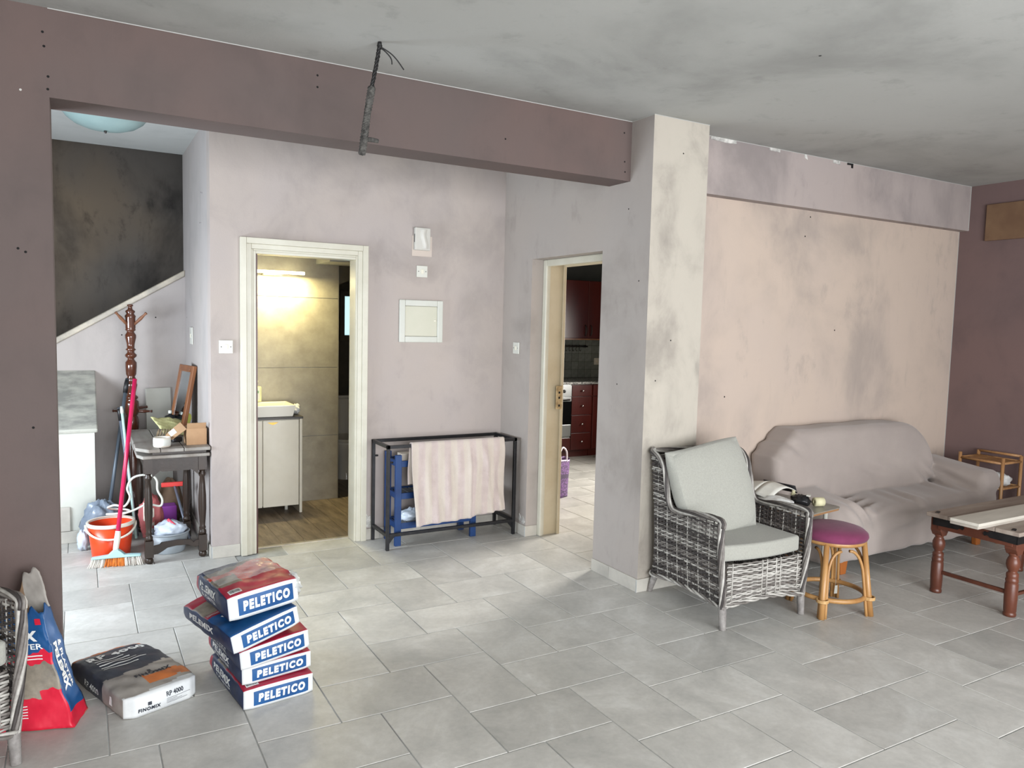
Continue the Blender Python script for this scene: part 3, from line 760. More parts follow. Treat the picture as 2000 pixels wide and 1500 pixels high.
MB().box(4.3, 6.1, 3.2, 3.72, .125, .16).build('under_frame', 'sofa_under', so, world=True)

# ---------------------------------------------------------------- rattan stool
mat('cane', rgb(184, 142, 90), rgb(154, 110, 64), scale=14, stretch=(1, 1, 0.25), lo=0.3, hi=0.7, rough=0.35, bump=0.05)
mat('cane_binding', rgb(206, 172, 120), rgb(180, 140, 90), scale=60, rough=0.4)
mat('plum_velvet', rgb(122, 52, 86), rgb(98, 36, 66), scale=7, lo=0.3, hi=0.7, rough=0.9, sheen=0.12, bump=0.1, bscale=300)
sl = thing('cane_stool', 'round cane stool with a plum velvet seat', 'stool', (3.805, 2.828, 0), math.radians(-16.8))
legs = [(-.16, -.16), (.16, -.16), (.16, .16), (-.16, .16)]
for i, (x, y) in enumerate(legs):
    mb = MB(); k = 0.76
    mb.tube([(x, y, 0), (x*.93, y*.93, .12), (x*k, y*k, .42)], [.0185, .0175, .016], 10); lg = mb.build('leg', 'cane', sl)
    # two bent canes bound to each leg, arching to the neighbours
    for j in (1, -1):
        x2, y2 = legs[(i+j) % 4]
        dx, dy = (x2-x)/.32, (y2-y)/.32
        pts = []
        for q in range(13):
            f = q/12
            z = 0.0+0.375*math.sin(f*math.pi/2)
            along = .026+0.10*max(0, (f-.45)/.55)**1.8
            sh = 1-(1-k)*z/.40
            pts.append(((x+dx*along)*sh, (y+dy*along)*sh, z))
        m2 = MB(); m2.tube(pts, .0088, 8); m2.build('bent_cane', 'cane', sl)
    m2 = MB()
    for z in (.098, .104, .110): m2.tube([((x*.945)+.031*math.cos(a*math.pi/6), (y*.945)+.031*math.sin(a*math.pi/6), z) for a in range(12)], .004, 5, closed=True)
    m2.build('binding', 'cane_binding', lg)
mb = MB(); mb.tube([(.192*math.cos(a*math.pi/18), .192*math.sin(a*math.pi/18), .105) for a in range(36)], .014, 8, closed=True); mb.build('foot_ring', 'cane', sl)
mb = MB(); mb.tube([(.172*math.cos(a*math.pi/18), .172*math.sin(a*math.pi/18), .424) for a in range(36)], .0155, 8, closed=True); mb.build('seat_ring', 'cane', sl)
mb = MB(); mb.lathe([(.0, .425), (.17, .425), (.188, .432), (.196, .448), (.192, .466), (.170, .485), (.13, .497), (.06, .505), (0.001, .507)], 40, cap=False); mb.build('seat_cushion', 'plum_velvet', sl)
mb = MB().prism([(0, 0), (.022, 0), (.022, .05), (.005, .05)], 0, .0015, Matrix.Translation((.10, .09, .045)) @ Matrix.Rotation(math.pi/2, 4, 'X') ); mb.build('paper_label', 'plastic_white', sl)
mb = MB().tube([(.11, .09, .09), (.105, .088, .3), (.10, .085, .40)], .0012, 4); mb.build('label_string', 'plastic_white', sl)

# ---------------------------------------------------------------- coffee table with loose boards on it
mat('table_wood', rgb(106, 60, 43), rgb(70, 38, 28), scale=5, stretch=(1, 1, 0.25), lo=0.3, hi=0.7, rough=0.35, bump=0.04)
mat('table_top_dusty', rgb(172, 160, 148), rgb(126, 110, 100), scale=4, stretch=(0.25, 2.2, 1), lo=0.3, hi=0.7, rough=0.6)
mat('iron_black', rgb(30, 29, 30), rgb(44, 42, 42), scale=20, rough=0.5, metal=0.6)
mat('board_white', rgb(212, 206, 194), rgb(186, 180, 168), scale=5, stretch=(0.3, 2, 1), lo=0.3, hi=0.7, rough=0.6)
mat('board_pale', rgb(190, 182, 170), rgb(164, 156, 146), scale=4, stretch=(0.3, 2, 1), rough=0.6)
TX0, TX1, TY0, TY1 = 4.575, 5.72, 2.195, 2.74
tb = thing('coffee_table', 'dark wooden coffee table with turned legs and iron corner straps', 'coffee table', (5.15, 2.47, 0))
tz = .515
for i in range(4):   # planks of the top
    y0 = TY0+i*(TY1-TY0)/4; MB().box(TX0, TX1, y0+.0015, y0+(TY1-TY0)/4-.0015, tz-.024, tz).build('top_plank', 'table_top_dusty', tb, bevel=0.003, world=True)
for (y0, y1) in ((TY0+.03, TY0+.055), (TY1-.055, TY1-.03)): MB().box(TX0+.05, TX1-.05, y0, y1, .415, tz-.024).build('apron', 'table_wood', tb, bevel=0.003, world=True)
for (x0, x1) in ((TX0+.04, TX0+.065), (TX1-.065, TX1-.04)): MB().box(x0, x1, TY0+.055, TY1-.055, .415, tz-.024).build('apron', 'table_wood', tb, bevel=0.003, world=True)
prof = [(.030, 0), (.034, .004), (.034, .018), (.030, .024), (.033, .03), (.035, .10), (.035, .19), (.031, .20), (.034, .206), (.034, .218), (.030, .225), (.032, .232), (.032, .252), (.024, .26), (.022, .266), (.031, .28), (.037, .305), (.036, .325), (.028, .345), (.022, .356), (.030, .366), (.030, .372)]
for (x, y) in ((4.665, 2.262), (4.665, 2.70), (5.63, 2.262), (5.63, 2.70)):
    mb = MB(); mb.lathe(prof, 20, 0, Matrix.Translation((x, y, 0))); mb.build('leg', 'table_wood', tb, world=True)
    MB().prism([(-.020, .366), (.020, .366), (.043, .40), (.043, tz-.024), (-.043, tz-.024), (-.043, .40)], y-.034, y+.034, Matrix(((1,0,0,x),(0,0,1,0),(0,1,0,0),(0,0,0,1)))).build('leg_block', 'table_wood', tb, bevel=0.004, world=True)
for y in (2.262, 2.70): pass
MB().bar((4.665, 2.262, .135), (4.665, 2.70, .135), .022, .022).build('stretcher', 'table_wood', tb, bevel=0.003, world=True)
MB().bar((5.63, 2.262, .135), (5.63, 2.70, .135), .022, .022).build('stretcher', 'table_wood', tb, bevel=0.003, world=True)
MB().bar((4.665, 2.262, .12), (5.63, 2.262, .12), .018, .018).build('stretcher', 'table_wood', tb, bevel=0.003, world=True)
for (y0, sg) in ((TY0, 1), (TY1, -1)):     # iron straps round the left corners
    mb = MB(); mb.prism([(0, 0), (.15, .004), (.165, .016), (.18, .008), (.19, .022), (.18, .036), (.165, .03), (.15, .044), (0, .052)], -.002, .002, Matrix(((0, 0, 1, TX0+.036), (sg, 0, 0, y0+(.028 if sg > 0 else -.028)), (0, 1, 0, .436), (0, 0, 0, 1)))); mb.build('iron_strap', 'iron_black', tb, world=True)
    MB().box(TX0+.034, TX0+.16, y0+(.026 if sg > 0 else -.030), y0+(.030 if sg > 0 else -.026), .436, .488).build('iron_strap', 'iron_black', tb, world=True)
    mb = MB(); mb.prism([(0, -.012), (.05, -.010), (.06, 0), (.05, .010), (0, .012)], 0, .002, Matrix.Translation((TX0+.03, y0+sg*.05, tz)) @ Matrix.Rotation(math.radians(20), 4, 'Z')); mb.build('iron_strap', 'iron_black', tb, world=True)
bd1 = rbox(4.425, 6.0, 2.345, 2.505, tz+.0005, tz+.0185, 'wooden_board', 'board_pale', bevel=0.002)
tag(bd1, 'pale bare board lying on the coffee table under another board', 'board', 'boards on the coffee table')
bd2 = rbox(4.415, 6.0, 2.335, 2.50, tz+.019, tz+.037, 'wooden_board', 'board_white', bevel=0.002)
tag(bd2, 'off-white board on top of the other board on the coffee table', 'board', 'boards on the coffee table')

# ---------------------------------------------------------------- small cane shelf beyond the sofa arm
mat('bamboo', rgb(178, 136, 92), rgb(146, 104, 66), scale=12, stretch=(1, 1, 0.3), rough=0.4)
SX = -.015
cs = thing('cane_shelf', 'small bamboo shelf with a white cloth on it in the corner beyond the sofa', 'shelf', (6.36, 3.3, 0))
for (x, y) in ((6.225+SX, 3.14), (6.49+SX, 3.14), (6.225+SX, 3.47), (6.49+SX, 3.47)):
    MB().tube([(x, y, 0), (x, y, .675)], .013, 8).build('post', 'bamboo', cs, world=True)
for z in (.23, .43, .63):
    for i in range(8):
        y = 3.15+i*.045; MB().box(6.235+SX, 6.48+SX, y-.016, y+.016, z-.006, z+.004).build('slat', 'bamboo', cs, world=True)
    for (a, b) in (((6.225+SX, 3.14), (6.49+SX, 3.14)), ((6.225+SX, 3.47), (6.49+SX, 3.47)), ((6.225+SX, 3.14), (6.225+SX, 3.47)), ((6.49+SX, 3.14), (6.49+SX, 3.47))):
        MB().tube([(a[0], a[1], z), (b[0], b[1], z)], .010, 8).build('rail', 'bamboo', cs, world=True)
MB().tube([(6.49+SX, 3.14, .672), (6.49+SX, 3.47, .672)], .010, 8).build('rail', 'bamboo', cs, world=True)
mat('cloth_white', rgb(222, 222, 218), rgb(200, 200, 198), scale=10, rough=0.9)
mb = MB(); blob(mb, (6.35, 3.24, .48), (.10, .08, .055), 4, .3, 1.4, flatz=.4345); tag(mb.build('folded_cloth', 'cloth_white'), 'crumpled white cloth lying inside the bamboo shelf', 'cloth')

# ---------------------------------------------------------------- folding tray table with odds and ends between armchair and sofa
mat('tray_top', rgb(150, 146, 136), rgb(124, 120, 112), scale=8, rough=0.35)
mat('tray_edge', rgb(150, 112, 76), rough=0.5)
mat('paper', rgb(222, 220, 210), rgb(206, 204, 196), scale=5, rough=0.8)
mat('paper_print_dark', rgb(34, 33, 36), rough=0.6)
mat('black_plastic', rgb(26, 26, 28), rough=0.4)
mat('tape_cream', rgb(206, 200, 164), rough=0.6)
mat('steel', rgb(150, 150, 148), rough=0.35, metal=0.8)
tt = thing('tray_table', 'small grey-topped side table between armchair and sofa', 'side table', (3.90, 3.29, 0))
TZ = .532
def rr_poly(x0, x1, y0, y1, r, n=6):
    out = []
    for cx, cy, a0 in ((x1-r, y1-r, 0), (x0+r, y1-r, 90), (x0+r, y0+r, 180), (x1-r, y0+r, 270)):
        for i in range(n+1):
            a = math.radians(a0+90*i/n); out.append((cx+r*math.cos(a), cy+r*math.sin(a)))
    return out
Tt = Matrix.Translation((3.885, 3.27, 0)) @ Matrix.Rotation(math.radians(8), 4, 'Z')
mb = MB(); mb.prism(rr_poly(-.20, .20, -.30, .30, .05), TZ-.006, TZ, Tt); mb.build('table_top', 'tray_top', tt, bevel=0.002, world=True)
mb = MB(); mb.prism(rr_poly(-.196, .196, -.296, .296, .048), TZ-.018, TZ-.006, Tt); mb.build('edge_band', 'tray_edge', tt, world=True)
for (x, y) in ((.14, -.22), (.14, .22), (-.14, .22), (-.14, -.22)):
    a = Tt @ Vector((x, y, 0)); MB().tube([(a.x, a.y, 0), (a.x, a.y, TZ-.018)], .014, 8).build('leg', 'plastic_white', tt, world=True)
def on_tray(x, y, z=0): v = Tt @ Vector((x, y, TZ+z)); return v
mb = MB()   # open booklet propped on the clutter
for s_, m_ in ((-1, 0), (1, 0)):
    mb.grid(lambda u, v, s_=s_: tuple(on_tray(-.02+(u-.5)*.30, .10+s_*.0+v*.12*s_, .055+.055*math.sin(u*math.pi*.9)-.02*v)), 10, 4)
ob = mb.build('booklet', ['paper'], solid=.006); tag(ob, 'open white booklet propped up on the side table', 'booklet')
mb = MB(); mb.grid(lambda u, v: tuple(on_tray(.118+(u)*.028, -.015+v*.235, .085-.05*u+.004)), 6, 6); ob2 = mb.build('booklet_cover', 'paper_print_dark', solid=.004); ob2.parent = ob; ob2.matrix_parent_inverse = Matrix.Translation(ob.location).inverted(); ob2.matrix_parent_inverse = ob2.matrix_parent_inverse @ Matrix.Translation((0, 0, 0))
mb = MB(); blob(mb, tuple(on_tray(-.12, -.02, .02)), (.08, .13, .035), 9, .25, 1.5, flatz=TZ); tag(mb.build('plastic_bag', 'cloth_white'), 'crumpled pale plastic bag on the side table beside the armchair', 'bag')
p = on_tray(.07, -.21, .030)
mb = MB(); mx = Matrix.Translation(p) @ Matrix.Rotation(math.radians(70), 4, 'Z') @ Matrix.Rotation(math.radians(90), 4, 'X')
mb.lathe([(.012, -.03), (.028, -.03), (.028, .03), (.012, .03), (.012, -.03)], 20, 0, mx, cap=False); tag(mb.build('tape_roll', 'tape_cream'), 'small roll of cream tape lying at the edge of the side table', 'tape')
p = on_tray(.00, -.13, .032)
mb = MB(); blob(mb, (p.x, p.y, p.z), (.05, .06, .032), 2, .35, 1.6, flatz=TZ); o = mb.build('cable_bundle', 'black_plastic'); tag(o, 'tangled bundle of black cable on the side table', 'cable')
p = on_tray(.045, -.05, .0)
mb = MB(); mb.lathe([(.016, 0), (.016, .055), (.010, .06), (.010, .075)], 14, 0, Matrix.Translation(p)); tag(mb.build('glue_bottle', 'tape_cream'), 'little cream bottle standing among the clutter on the side table', 'bottle')
p = on_tray(.02, -.17, .066)
mb = MB(); mb.box(-.02, .02, -.012, .012, 0, .006, 0, Matrix.Translation(p) @ Matrix.Rotation(.6, 4, 'Z')); tag(mb.build('plug_adapter', 'plastic_white'), 'small white plug lying on the black cable', 'plug')
p = on_tray(.125, -.17, 0)
mb = MB(); mb.tube([p+Vector((0, 0, .004)), p+Vector((.03, .05, .004)), p+Vector((.05, .06, .004))], .004, 6); tag(mb.build('small_screwdriver', 'black_plastic'), 'thin black tool lying on the bare part of the side table', 'tool')
# ---------------------------------------------------------------- bags of plaster on the floor
mat('bag_white', rgb(212, 214, 213), rgb(194, 197, 199), scale=9, lo=0.35, hi=0.7, rough=0.5, bump=0.12, bscale=18)
mat('bag_blue', rgb(30, 84, 138), rgb(24, 70, 120), scale=8, rough=0.42, bump=0.15, bscale=16)
mat('bag_navy', rgb(34, 52, 92), rgb(24, 40, 74), scale=8, rough=0.42, bump=0.15, bscale=16)
mat('bag_red', rgb(176, 40, 66), rgb(150, 30, 54), scale=8, rough=0.42, bump=0.15, bscale=16)
mat('bag_bright_red', rgb(214, 36, 62), rgb(196, 28, 52), scale=8, rough=0.42, bump=0.15, bscale=16)
mat('bag_stone_print', rgb(158, 148, 132), rgb(104, 98, 90), scale=14, lo=0.3, hi=0.7, rough=0.45, bump=0.15, bscale=16)
mat('bag_print_white', rgb(232, 234, 232), rough=0.5)
mat('bag_print_dark', rgb(40, 44, 54), rough=0.5)
mat('bag_orange', rgb(214, 122, 58), rgb(190, 104, 50), scale=8, rough=0.45)
mat('bag_anthracite', rgb(62, 66, 76), rgb(50, 53, 62), scale=8, rough=0.45, bump=0.15, bscale=16)
mat('bag_dusty_grey', rgb(172, 166, 158), rgb(140, 134, 128), scale=6, lo=0.3, hi=0.7, rough=0.55, bump=0.15, bscale=16)
mat('kraft_paper', rgb(150, 122, 96), rgb(122, 98, 76), scale=9, rough=0.8)
mat('orange_wrap', rgb(232, 92, 60), rgb(196, 52, 52), scale=10, lo=0.3, hi=0.7, rough=0.12, coat=0.6, bump=0.5, bscale=14)
mat('clear_wrap', rgb(225, 228, 226), rough=0.12, alpha=0.35, coat=0.5)
BAG = ['bag_white', 'bag_blue', 'bag_navy', 'bag_red', 'bag_stone_print', 'bag_print_white', 'bag_bright_red', 'bag_print_dark', 'bag_orange', 'bag_anthracite', 'bag_dusty_grey', 'orange_wrap', 'kraft_paper']
def bag_deform(w_, L_, h_, seed, sag=0.16, bulge=0.05, endpuff=0.006):
    def D(x, y, z):
        u = x/(w_/2); v = y/L_; t = z/h_*2-1
        hs = 1-sag*0.7*abs(u)**5-sag*1.3*max(0, v-.7)**2/.09-0.05*max(0, .15-v)/.15
        zz = h_*0.5+(z-h_*0.5)*hs*(1.0+0.10*math.sin(math.pi*min(1, max(0, v)))*(t > 0))
        zz -= (1-hs)*h_*0.5*0.6
        if t > -0.9: zz += h_*0.06*vnoise(x*16, y*14, 0, seed)*min(1, v*5)*(t+1)/2
        xx = x*(1+bulge*(1-t*t)*min(1, v*6)-0.03*max(0, v-.8)/.2)+0.003*vnoise(y*16, z*20, x*3, seed+2)*min(1, v*5)
        yy = y-endpuff*(1-u*u)*(1-t*t)*(v < .02)*1.0+endpuff*1.4*max(0, abs(u)-.75)/.25*max(0, 1-v*8)+0.004*vnoise(x*18, z*16, 0, seed+5)*(1 if v > .5 else v*2)
        return Vector((xx, yy, max(zz, 0.0005)))
    return D
def bag_shell(mb, D, w_, L_, h_, mfun, nx=26, ny=38, nz=8):
    """six faces; mfun(face, a, b) gives the printed colour, a and b in 0..1"""
    def addf(face, f, nu, nv): mb.grid(f, nu, nv, smooth=True, mif=lambda a, b: mfun(face, a, b))
    addf('front', lambda a, b: D((a-.5)*w_, 0, b*h_), nx, nz)
    addf('back', lambda a, b: D((.5-a)*w_, L_, b*h_), nx, nz)
    addf('left', lambda a, b: D(-w_/2, (1-a)*L_, b*h_), ny, nz)
    addf('right', lambda a, b: D(w_/2, a*L_, b*h_), ny, nz)
    addf('top', lambda a, b: D((a-.5)*w_, b*L_, h_), nx, ny)
    addf('bottom', lambda a, b: D((.5-a)*w_, b*L_, 0), nx, ny)
def off(fn, du, e=0.0012):
    """same surface lifted a hair along its normal, for printing on"""
    def g(u, v):
        p = Vector(fn(u, v)); a = Vector(fn(u+1e-3, v))-p; b = Vector(fn(u, v+1e-3))-p
        n = a.cross(b)
        return p+n.normalized()*e*du if n.length > 0 else p
    return g
def plaster_bag(label, loc, yaw, roll, kind, seed, L_=0.47, w_=0.30, h_=0.092, pitch=0.0):
    rot = Matrix.Rotation(math.radians(yaw), 4, 'Z') @ Matrix.Rotation(math.radians(-roll), 4, 'Y') @ Matrix.Rotation(math.radians(pitch), 4, 'X')
    t = thing('plaster_bag', label, 'plaster bag', loc, 0, 'stack of plaster bags', rot.to_euler())
    D0 = bag_deform(w_, L_, h_, seed)
    D = lambda x, y, z: D0(x, y, z)+Vector((w_/2, 0, 0))
    def mf(face, a, b):
        if face == 'front': return 0
        if face == 'left': return 2 if a > .08 else (3 if seed % 2 else 2)
        if face in ('back', 'right', 'bottom'): return 2 if face != 'right' else (0 if a < .08 else 1)
        if kind == 'red': return 3 if b < .52 else (4 if b < .8 else 2)
        if kind == 'blue': return 1 if b < .46 else (3 if (b < .52) else (4 if b < .78 else 3))
        if kind == 'wrapped':
            s_ = b+0.10*math.sin(a*5+.5)-.06*a
            return 3 if s_ < .34 else (11 if s_ < .62 and a > .35 else (4 if s_ < .58 else (11 if s_ < .7 else (4 if s_ < .82 else 2))))
        return 3
    mb = MB(); bag_shell(mb, D, w_, L_, h_, mf)
    body = mb.build('sack', BAG, t); weld(body)
    fr = off(lambda u, v: D((u-.5)*w_, 0, v*h_), 1.0)
    mb = MB(); mb.grid(lambda a, b: fr(.13+.79*a, .14+.70*b), 16, 4); mb.build('blue_panel', 'bag_blue', t)
    fr2 = off(lambda u, v: D((u-.5)*w_, 0, v*h_), 2.0)
    mb = MB(); lettering(mb, 'PELETICO', fr2, .195, .865, .29, .71, bold=.06, shear=.06, space=1.3); mb.build('lettering', 'bag_print_white', t)
    lf = off(lambda u, v: D(-w_/2, (1-u)*L_, v*h_), 1.0)
    mb = MB(); lettering(mb, 'PELEMIX', lf, .16, .66, .48, .80, bold=.055, space=1.15); mb.build('lettering', 'bag_print_white', t)
    if seed % 2: mb = MB(); lettering(mb, '& PLASTER', lf, .22, .66, .24, .40, bold=.015); mb.build('lettering', 'bag_print_white', t)
    tp = off(lambda u, v: D((u-.5)*w_, v*L_, h_), 1.0); tp2 = off(lambda u, v: D((u-.5)*w_, v*L_, h_), 2.0)
    if kind in ('red', 'wrapped'):
        mb = MB(); mb.grid(lambda a, b: tp(.06+.17*a, .045+.085*b), 4, 3); lb = mb.build('bar_code_label', 'bag_print_white', t)
        mb = MB(); r = random.Random(seed)
        x = .075
        while x < .215:
            w2 = r.choice((.006, .004, .009)); mb.grid(lambda a, b, x=x, w2=w2: tp2(x+w2*a, .058+.055*b), 1, 2); x += w2+r.choice((.005, .007))
        mb.build('bars', 'bag_print_dark', lb)
    else:
        mb = MB(); lettering(mb, 'PELEMIX', lambda u, v: tp2(1-u, 1-v), .15, .85, .62, .78, bold=.03); mb.build('lettering', 'bag_print_white', t)
        mb = MB(); mb.grid(lambda a, b: tp(.42+.26*a, .30+.05*b), 6, 2); mb.build('red_tag', 'bag_bright_red', t)
        for k in range(2): mb = MB(); mb.grid(lambda a, b, k=k: tp2(.02+.96*a, .47+.022*k+.008*b), 14, 1); mb.build('stripe', 'bag_print_white', t)
    return t
plaster_bag('bottom blue and red plaster bag of the stack, flat on the floor', (.559, 3.136, 0.0), 7.8, 0.0, 'red', 1)
plaster_bag('second plaster bag from the bottom of the stack, mostly covered', (.560, 3.170, .092), 8.0, 1.0, 'red', 3, h_=.080)
plaster_bag('middle plaster bag of the stack of five, tilted to the left', (.553, 3.150, .166), 9.5, 5.5, 'red', 5, h_=.088)
plaster_bag('plaster bag second from the top, tilted with its blue top showing', (.522, 3.125, .252), 15.0, 11.0, 'blue', 2, L_=.50, h_=.088)
tb_ = plaster_bag('topmost plaster bag of the stack, in torn orange wrapping', (.512, 3.175, .372), 9.5, 5.5, 'wrapped', 7, L_=.42, h_=.112)
mb = MB(); blob(mb, (.302, .06, .06), (.022, .055, .045), 3, .5, 2.0, n=24); mb.build('torn_plastic_wrap', 'clear_wrap', tb_)
Dw = bag_deform(.30, .42, .112, 7)
mb = MB(); mb.grid(lambda u, v: tuple(Dw((.03+.94*u-.5)*.30, (.30+.66*v)*.42, .112)+Vector((.15, 0, .003+.004*abs(vnoise(u*14, v*14, 1, 2))))), 34, 30); mb.build('plastic_wrap', 'clear_wrap', tb_)

# ---- single grey and white bag lying flat
w_, L_, h_ = .30, .56, .095
t = thing('plaster_bag_grey', 'white and dark grey render bag lying alone on the floor', 'plaster bag', (.13, 3.262, 0), math.radians(20))
D0 = bag_deform(w_, L_, h_, 11, sag=.20, bulge=.05, endpuff=.018)
D = lambda x, y, z: D0(x, y, z)+Vector((w_/2, 0, 0))
def mf(face, a, b):
    if face == 'front': return 0
    if face == 'top':
        s_ = b+.03*math.sin(a*4+.6)+.008*math.sin(a*13)
        if s_ < .30: return 8 if (a > .42 and .08 < s_-.10*(1-a) < .22) else (0 if s_ < .05 else 10)
        if s_ < .42: return 10
        return 9 if b < .96 else 8
    if face == 'left':
        q = 1-a
        return 9 if q > .38 else 10
    if face == 'right': return 10 if a < .4 else 9
    return 10
mb = MB(); bag_shell(mb, D, w_, L_, h_, mf, 36, 52, 8); weld(mb.build('sack', BAG, t))
fr2 = off(lambda u, v: D((u-.5)*w_, 0, v*h_), 1.5); tp2 = off(lambda u, v: D((u-.5)*w_, v*L_, h_), 1.5); lf2 = off(lambda u, v: D(-w_/2, (1-u)*L_, v*h_), 1.5)
mb = MB(); lettering(mb, 'FINOMIX', fr2, .15, .44, .24, .42, bold=.05, space=1.2)
mb.grid(lambda a, b: fr2(.27+.05*a, .48+.15*b), 2, 2)
lettering(mb, 'RP 4000', fr2, .52, .76, .60, .80, bold=.03)
for k in range(4): mb.grid(lambda a, b, k=k: fr2(.52+(.34, .15, .22, .30)[k]*a, .50-.07*k+.012*b), 6, 1)
mb.build('lettering', 'bag_print_dark', t)
mb = MB(); lettering(mb, 'RP 4000', tp2, .10, .92, .78, .875, bold=.04, space=1.1)
for k, wd in enumerate((.40, .46, .52, .62, .48)): mb.grid(lambda a, b, k=k, wd=wd: tp2(.14+wd*a, .73-.045*k+.012*b), 8, 1)
mb.build('lettering', 'bag_print_white', t); mb = MB(); lettering(mb, 'RP 4000', lf2, .30, .56, .30, .62, bold=.01); mb.build('lettering', 'bag_print_white', t)
mb = MB(); lettering(mb, 'FINOMIX', tp2, .34, .84, .25, .30, bold=.05, space=1.15); mb.grid(lambda a, b: tp2(.55+.05*a, .31+.025*b), 2, 2); mb.build('lettering', 'bag_print_dark', t)
mb = MB(); mb.grid(lambda a, b: lf2(.76+.05*a*(1-b*.4), .35+.4*b), 3, 3); mb.build('white_patch', 'bag_print_white', t)

# ---- opened bag leaning on the pier
t = thing('opened_plaster_bag', 'torn open blue and red plaster bag leaning against the dark pier', 'plaster bag', (-.200, 3.39, 0), math.radians(-18))
Wb, Db, Hb = .32, .13, .44
lean = math.radians(17)
def Q(x, y, z):      # x across, y depth (0 front), z up along the bag; slumped at the foot
    s_ = z/Hb
    foot = math.exp(-(s_/.18)**2)
    xx = x*(1-.16*s_+.06*foot)-.30*z+.006*vnoise(z*14, y*10, x*3, 4)
    yy = y*(1-.25*s_)-.035*foot*(1-y/Db)-.02*math.sin(math.pi*s_)*(1-y/Db)+.008*vnoise(x*12, z*13, 0, 6)
    return Vector((xx, yy*math.cos(lean)+z*math.sin(lean)*.98, max(0.001, z*math.cos(lean)-yy*math.sin(lean)*.35+.045*0)))
def mfo(face, a, b):
    if face == 'side': return 6 if b < .13 else 1
    if b < .30-.16*(1-a)*0-.06*math.sin(a*3): return 6
    if b < .56: return 4 if a < .72 else 6 if b < .33 else 4
    if b < .64: return 6
    return 1
mb = MB()
jag = lambda a: 1+.03*math.sin(a*23)+.02*math.sin(a*51)
mb.grid(lambda a, b: Q((a-.5)*Wb, 0, b*Hb*jag(a)), 30, 40, mif=lambda a, b: mfo('f', a, b))
mb.grid(lambda a, b: Q(Wb/2, a*Db, b*Hb*jag(1-a*.2)), 10, 40, mif=lambda a, b: mfo('side', a, b))
mb.grid(lambda a, b: Q(-Wb/2, (1-a)*Db, b*Hb), 10, 40, mif=lambda a, b: mfo('side', a, b))
hb = lambda a: 1+.34*max(0, 1-((a-.10)/.36)**2)+.03*math.sin(a*31)
mb.grid(lambda a, b: Q((.5-a)*Wb, Db, b*Hb*hb(a)), 30, 48, mif=lambda a, b: 10 if (a < .30 and b > .6) else 12)
mb.grid(lambda a, b: Q((a-.5)*Wb, (1-b)*Db, 0.0), 10, 6, mi=12)
weld(mb.build('sack', BAG, t, solid=.003), .002)
ff = off(lambda u, v: Q((u-.5)*Wb, 0, v*Hb), 2.5)
mb = MB(); lettering(mb, 'PELEMIX', ff, .10, .88, .74, .83, bold=.05, shear=.1); lettering(mb, 'PLASTER', ff, .38, .90, .67, .72, bold=.02, shear=.1); mb.build('lettering', 'bag_print_white', t); mb = MB()
for k in range(2): mb.grid(lambda a, b, k=k: ff(.08+.80*a, .585+.026*k+.009*b), 12, 1)
for k in range(5): mb.grid(lambda a, b, k=k: ff(.22+.34*a, .10+.022*k+.007*b), 8, 1)
mb.build('lettering', 'bag_print_white', t)
mb = MB(); mb.grid(lambda a, b: ff(.88+.08*a, .88+.05*b), 3, 3); mb.build('red_tag', 'bag_bright_red', t)
fs = off(lambda u, v: Q(Wb/2, u*Db, v*Hb), 2.5)
mb = MB(); lettering(mb, 'PELEMIX', lambda u, v: fs(v, 1-u), .30, .72, .20, .52, bold=.05); mb.build('lettering', 'bag_print_white', t); mb = MB(); lettering(mb, '& PLASTER', lambda u, v: fs(v, 1-u), .30, .72, .60, .78, bold=.02); mb.build('lettering', 'bag_print_white', t)
# ---------------------------------------------------------------- hall: lamp, desk, coat stand and clutter
mat('lamp_glass', rgb(160, 184, 182), rgb(148, 172, 172), scale=3, rough=0.25)
mat('chrome_dark', rgb(70, 68, 66), rough=0.4, metal=0.7)
hl = thing('ceiling_lamp', 'pale blue glass dome lamp on the hall ceiling', 'ceiling lamp', (.165, 5.66, 2.92))
mb = MB(); mb.lathe([(.001, -.115), (.06, -.112), (.12, -.10), (.18, -.078), (.225, -.045), (.25, -.012), (.25, -.002)], 40, cap=False); mb.build('glass_shade', 'lamp_glass', hl)
mb = MB(); mb.lathe([(.20, -.012), (.253, -.012), (.253, 0), (.20, 0)], 40); mb.build('base_ring', 'chrome_dark', hl)
mb = MB(); mb.lathe([(.001, -.132), (.007, -.130), (.009, -.118), (.006, -.112)], 12); mb.build('finial', 'chrome_dark', hl)

mat('oak_dark', rgb(56, 42, 33), rgb(34, 26, 21), scale=5, stretch=(1, 1, 0.2), lo=0.3, hi=0.7, rough=0.35, bump=0.05)
mat('oak_dusty', rgb(168, 166, 160), rgb(120, 112, 104), scale=4, stretch=(2, 0.3, 1), lo=0.25, hi=0.65, rough=0.5)
dk = thing('gateleg_desk', 'dark oak gateleg table with turned legs and a dusty folded top', 'table', (.525, 5.8, 0))
X0, X1, Y0, Y1 = .30, .735, 5.30, 6.28
mb = MB(); mb.prism([(X0+.03, Y0), (X1, Y0), (X1, Y1), (X0+.0, Y1), (X0+.0, Y0+.09)], .700, .722); mb.build('top_leaf', 'oak_dusty', dk, bevel=0.006, world=True)
for i, (a, b) in enumerate(((X0-.005, .435), (.4375, .575), (.5775, X1+.002))):
    mb = MB()
    if i == 0: mb.prism([(a+.07, Y0-.012), (b, Y0-.012), (b, Y1), (a, Y1), (a, Y0+.10)], .742, .765)
    else: mb.box(a, b, Y0-.012, Y1, .742, .765)
    mb.build('top_board', 'oak_dusty', dk, bevel=0.005, world=True)
MB().box(X0+.09, X1-.02, Y0+.03, Y1-.03, .7225, .7415).build('top_batten', 'oak_dark', dk, world=True)
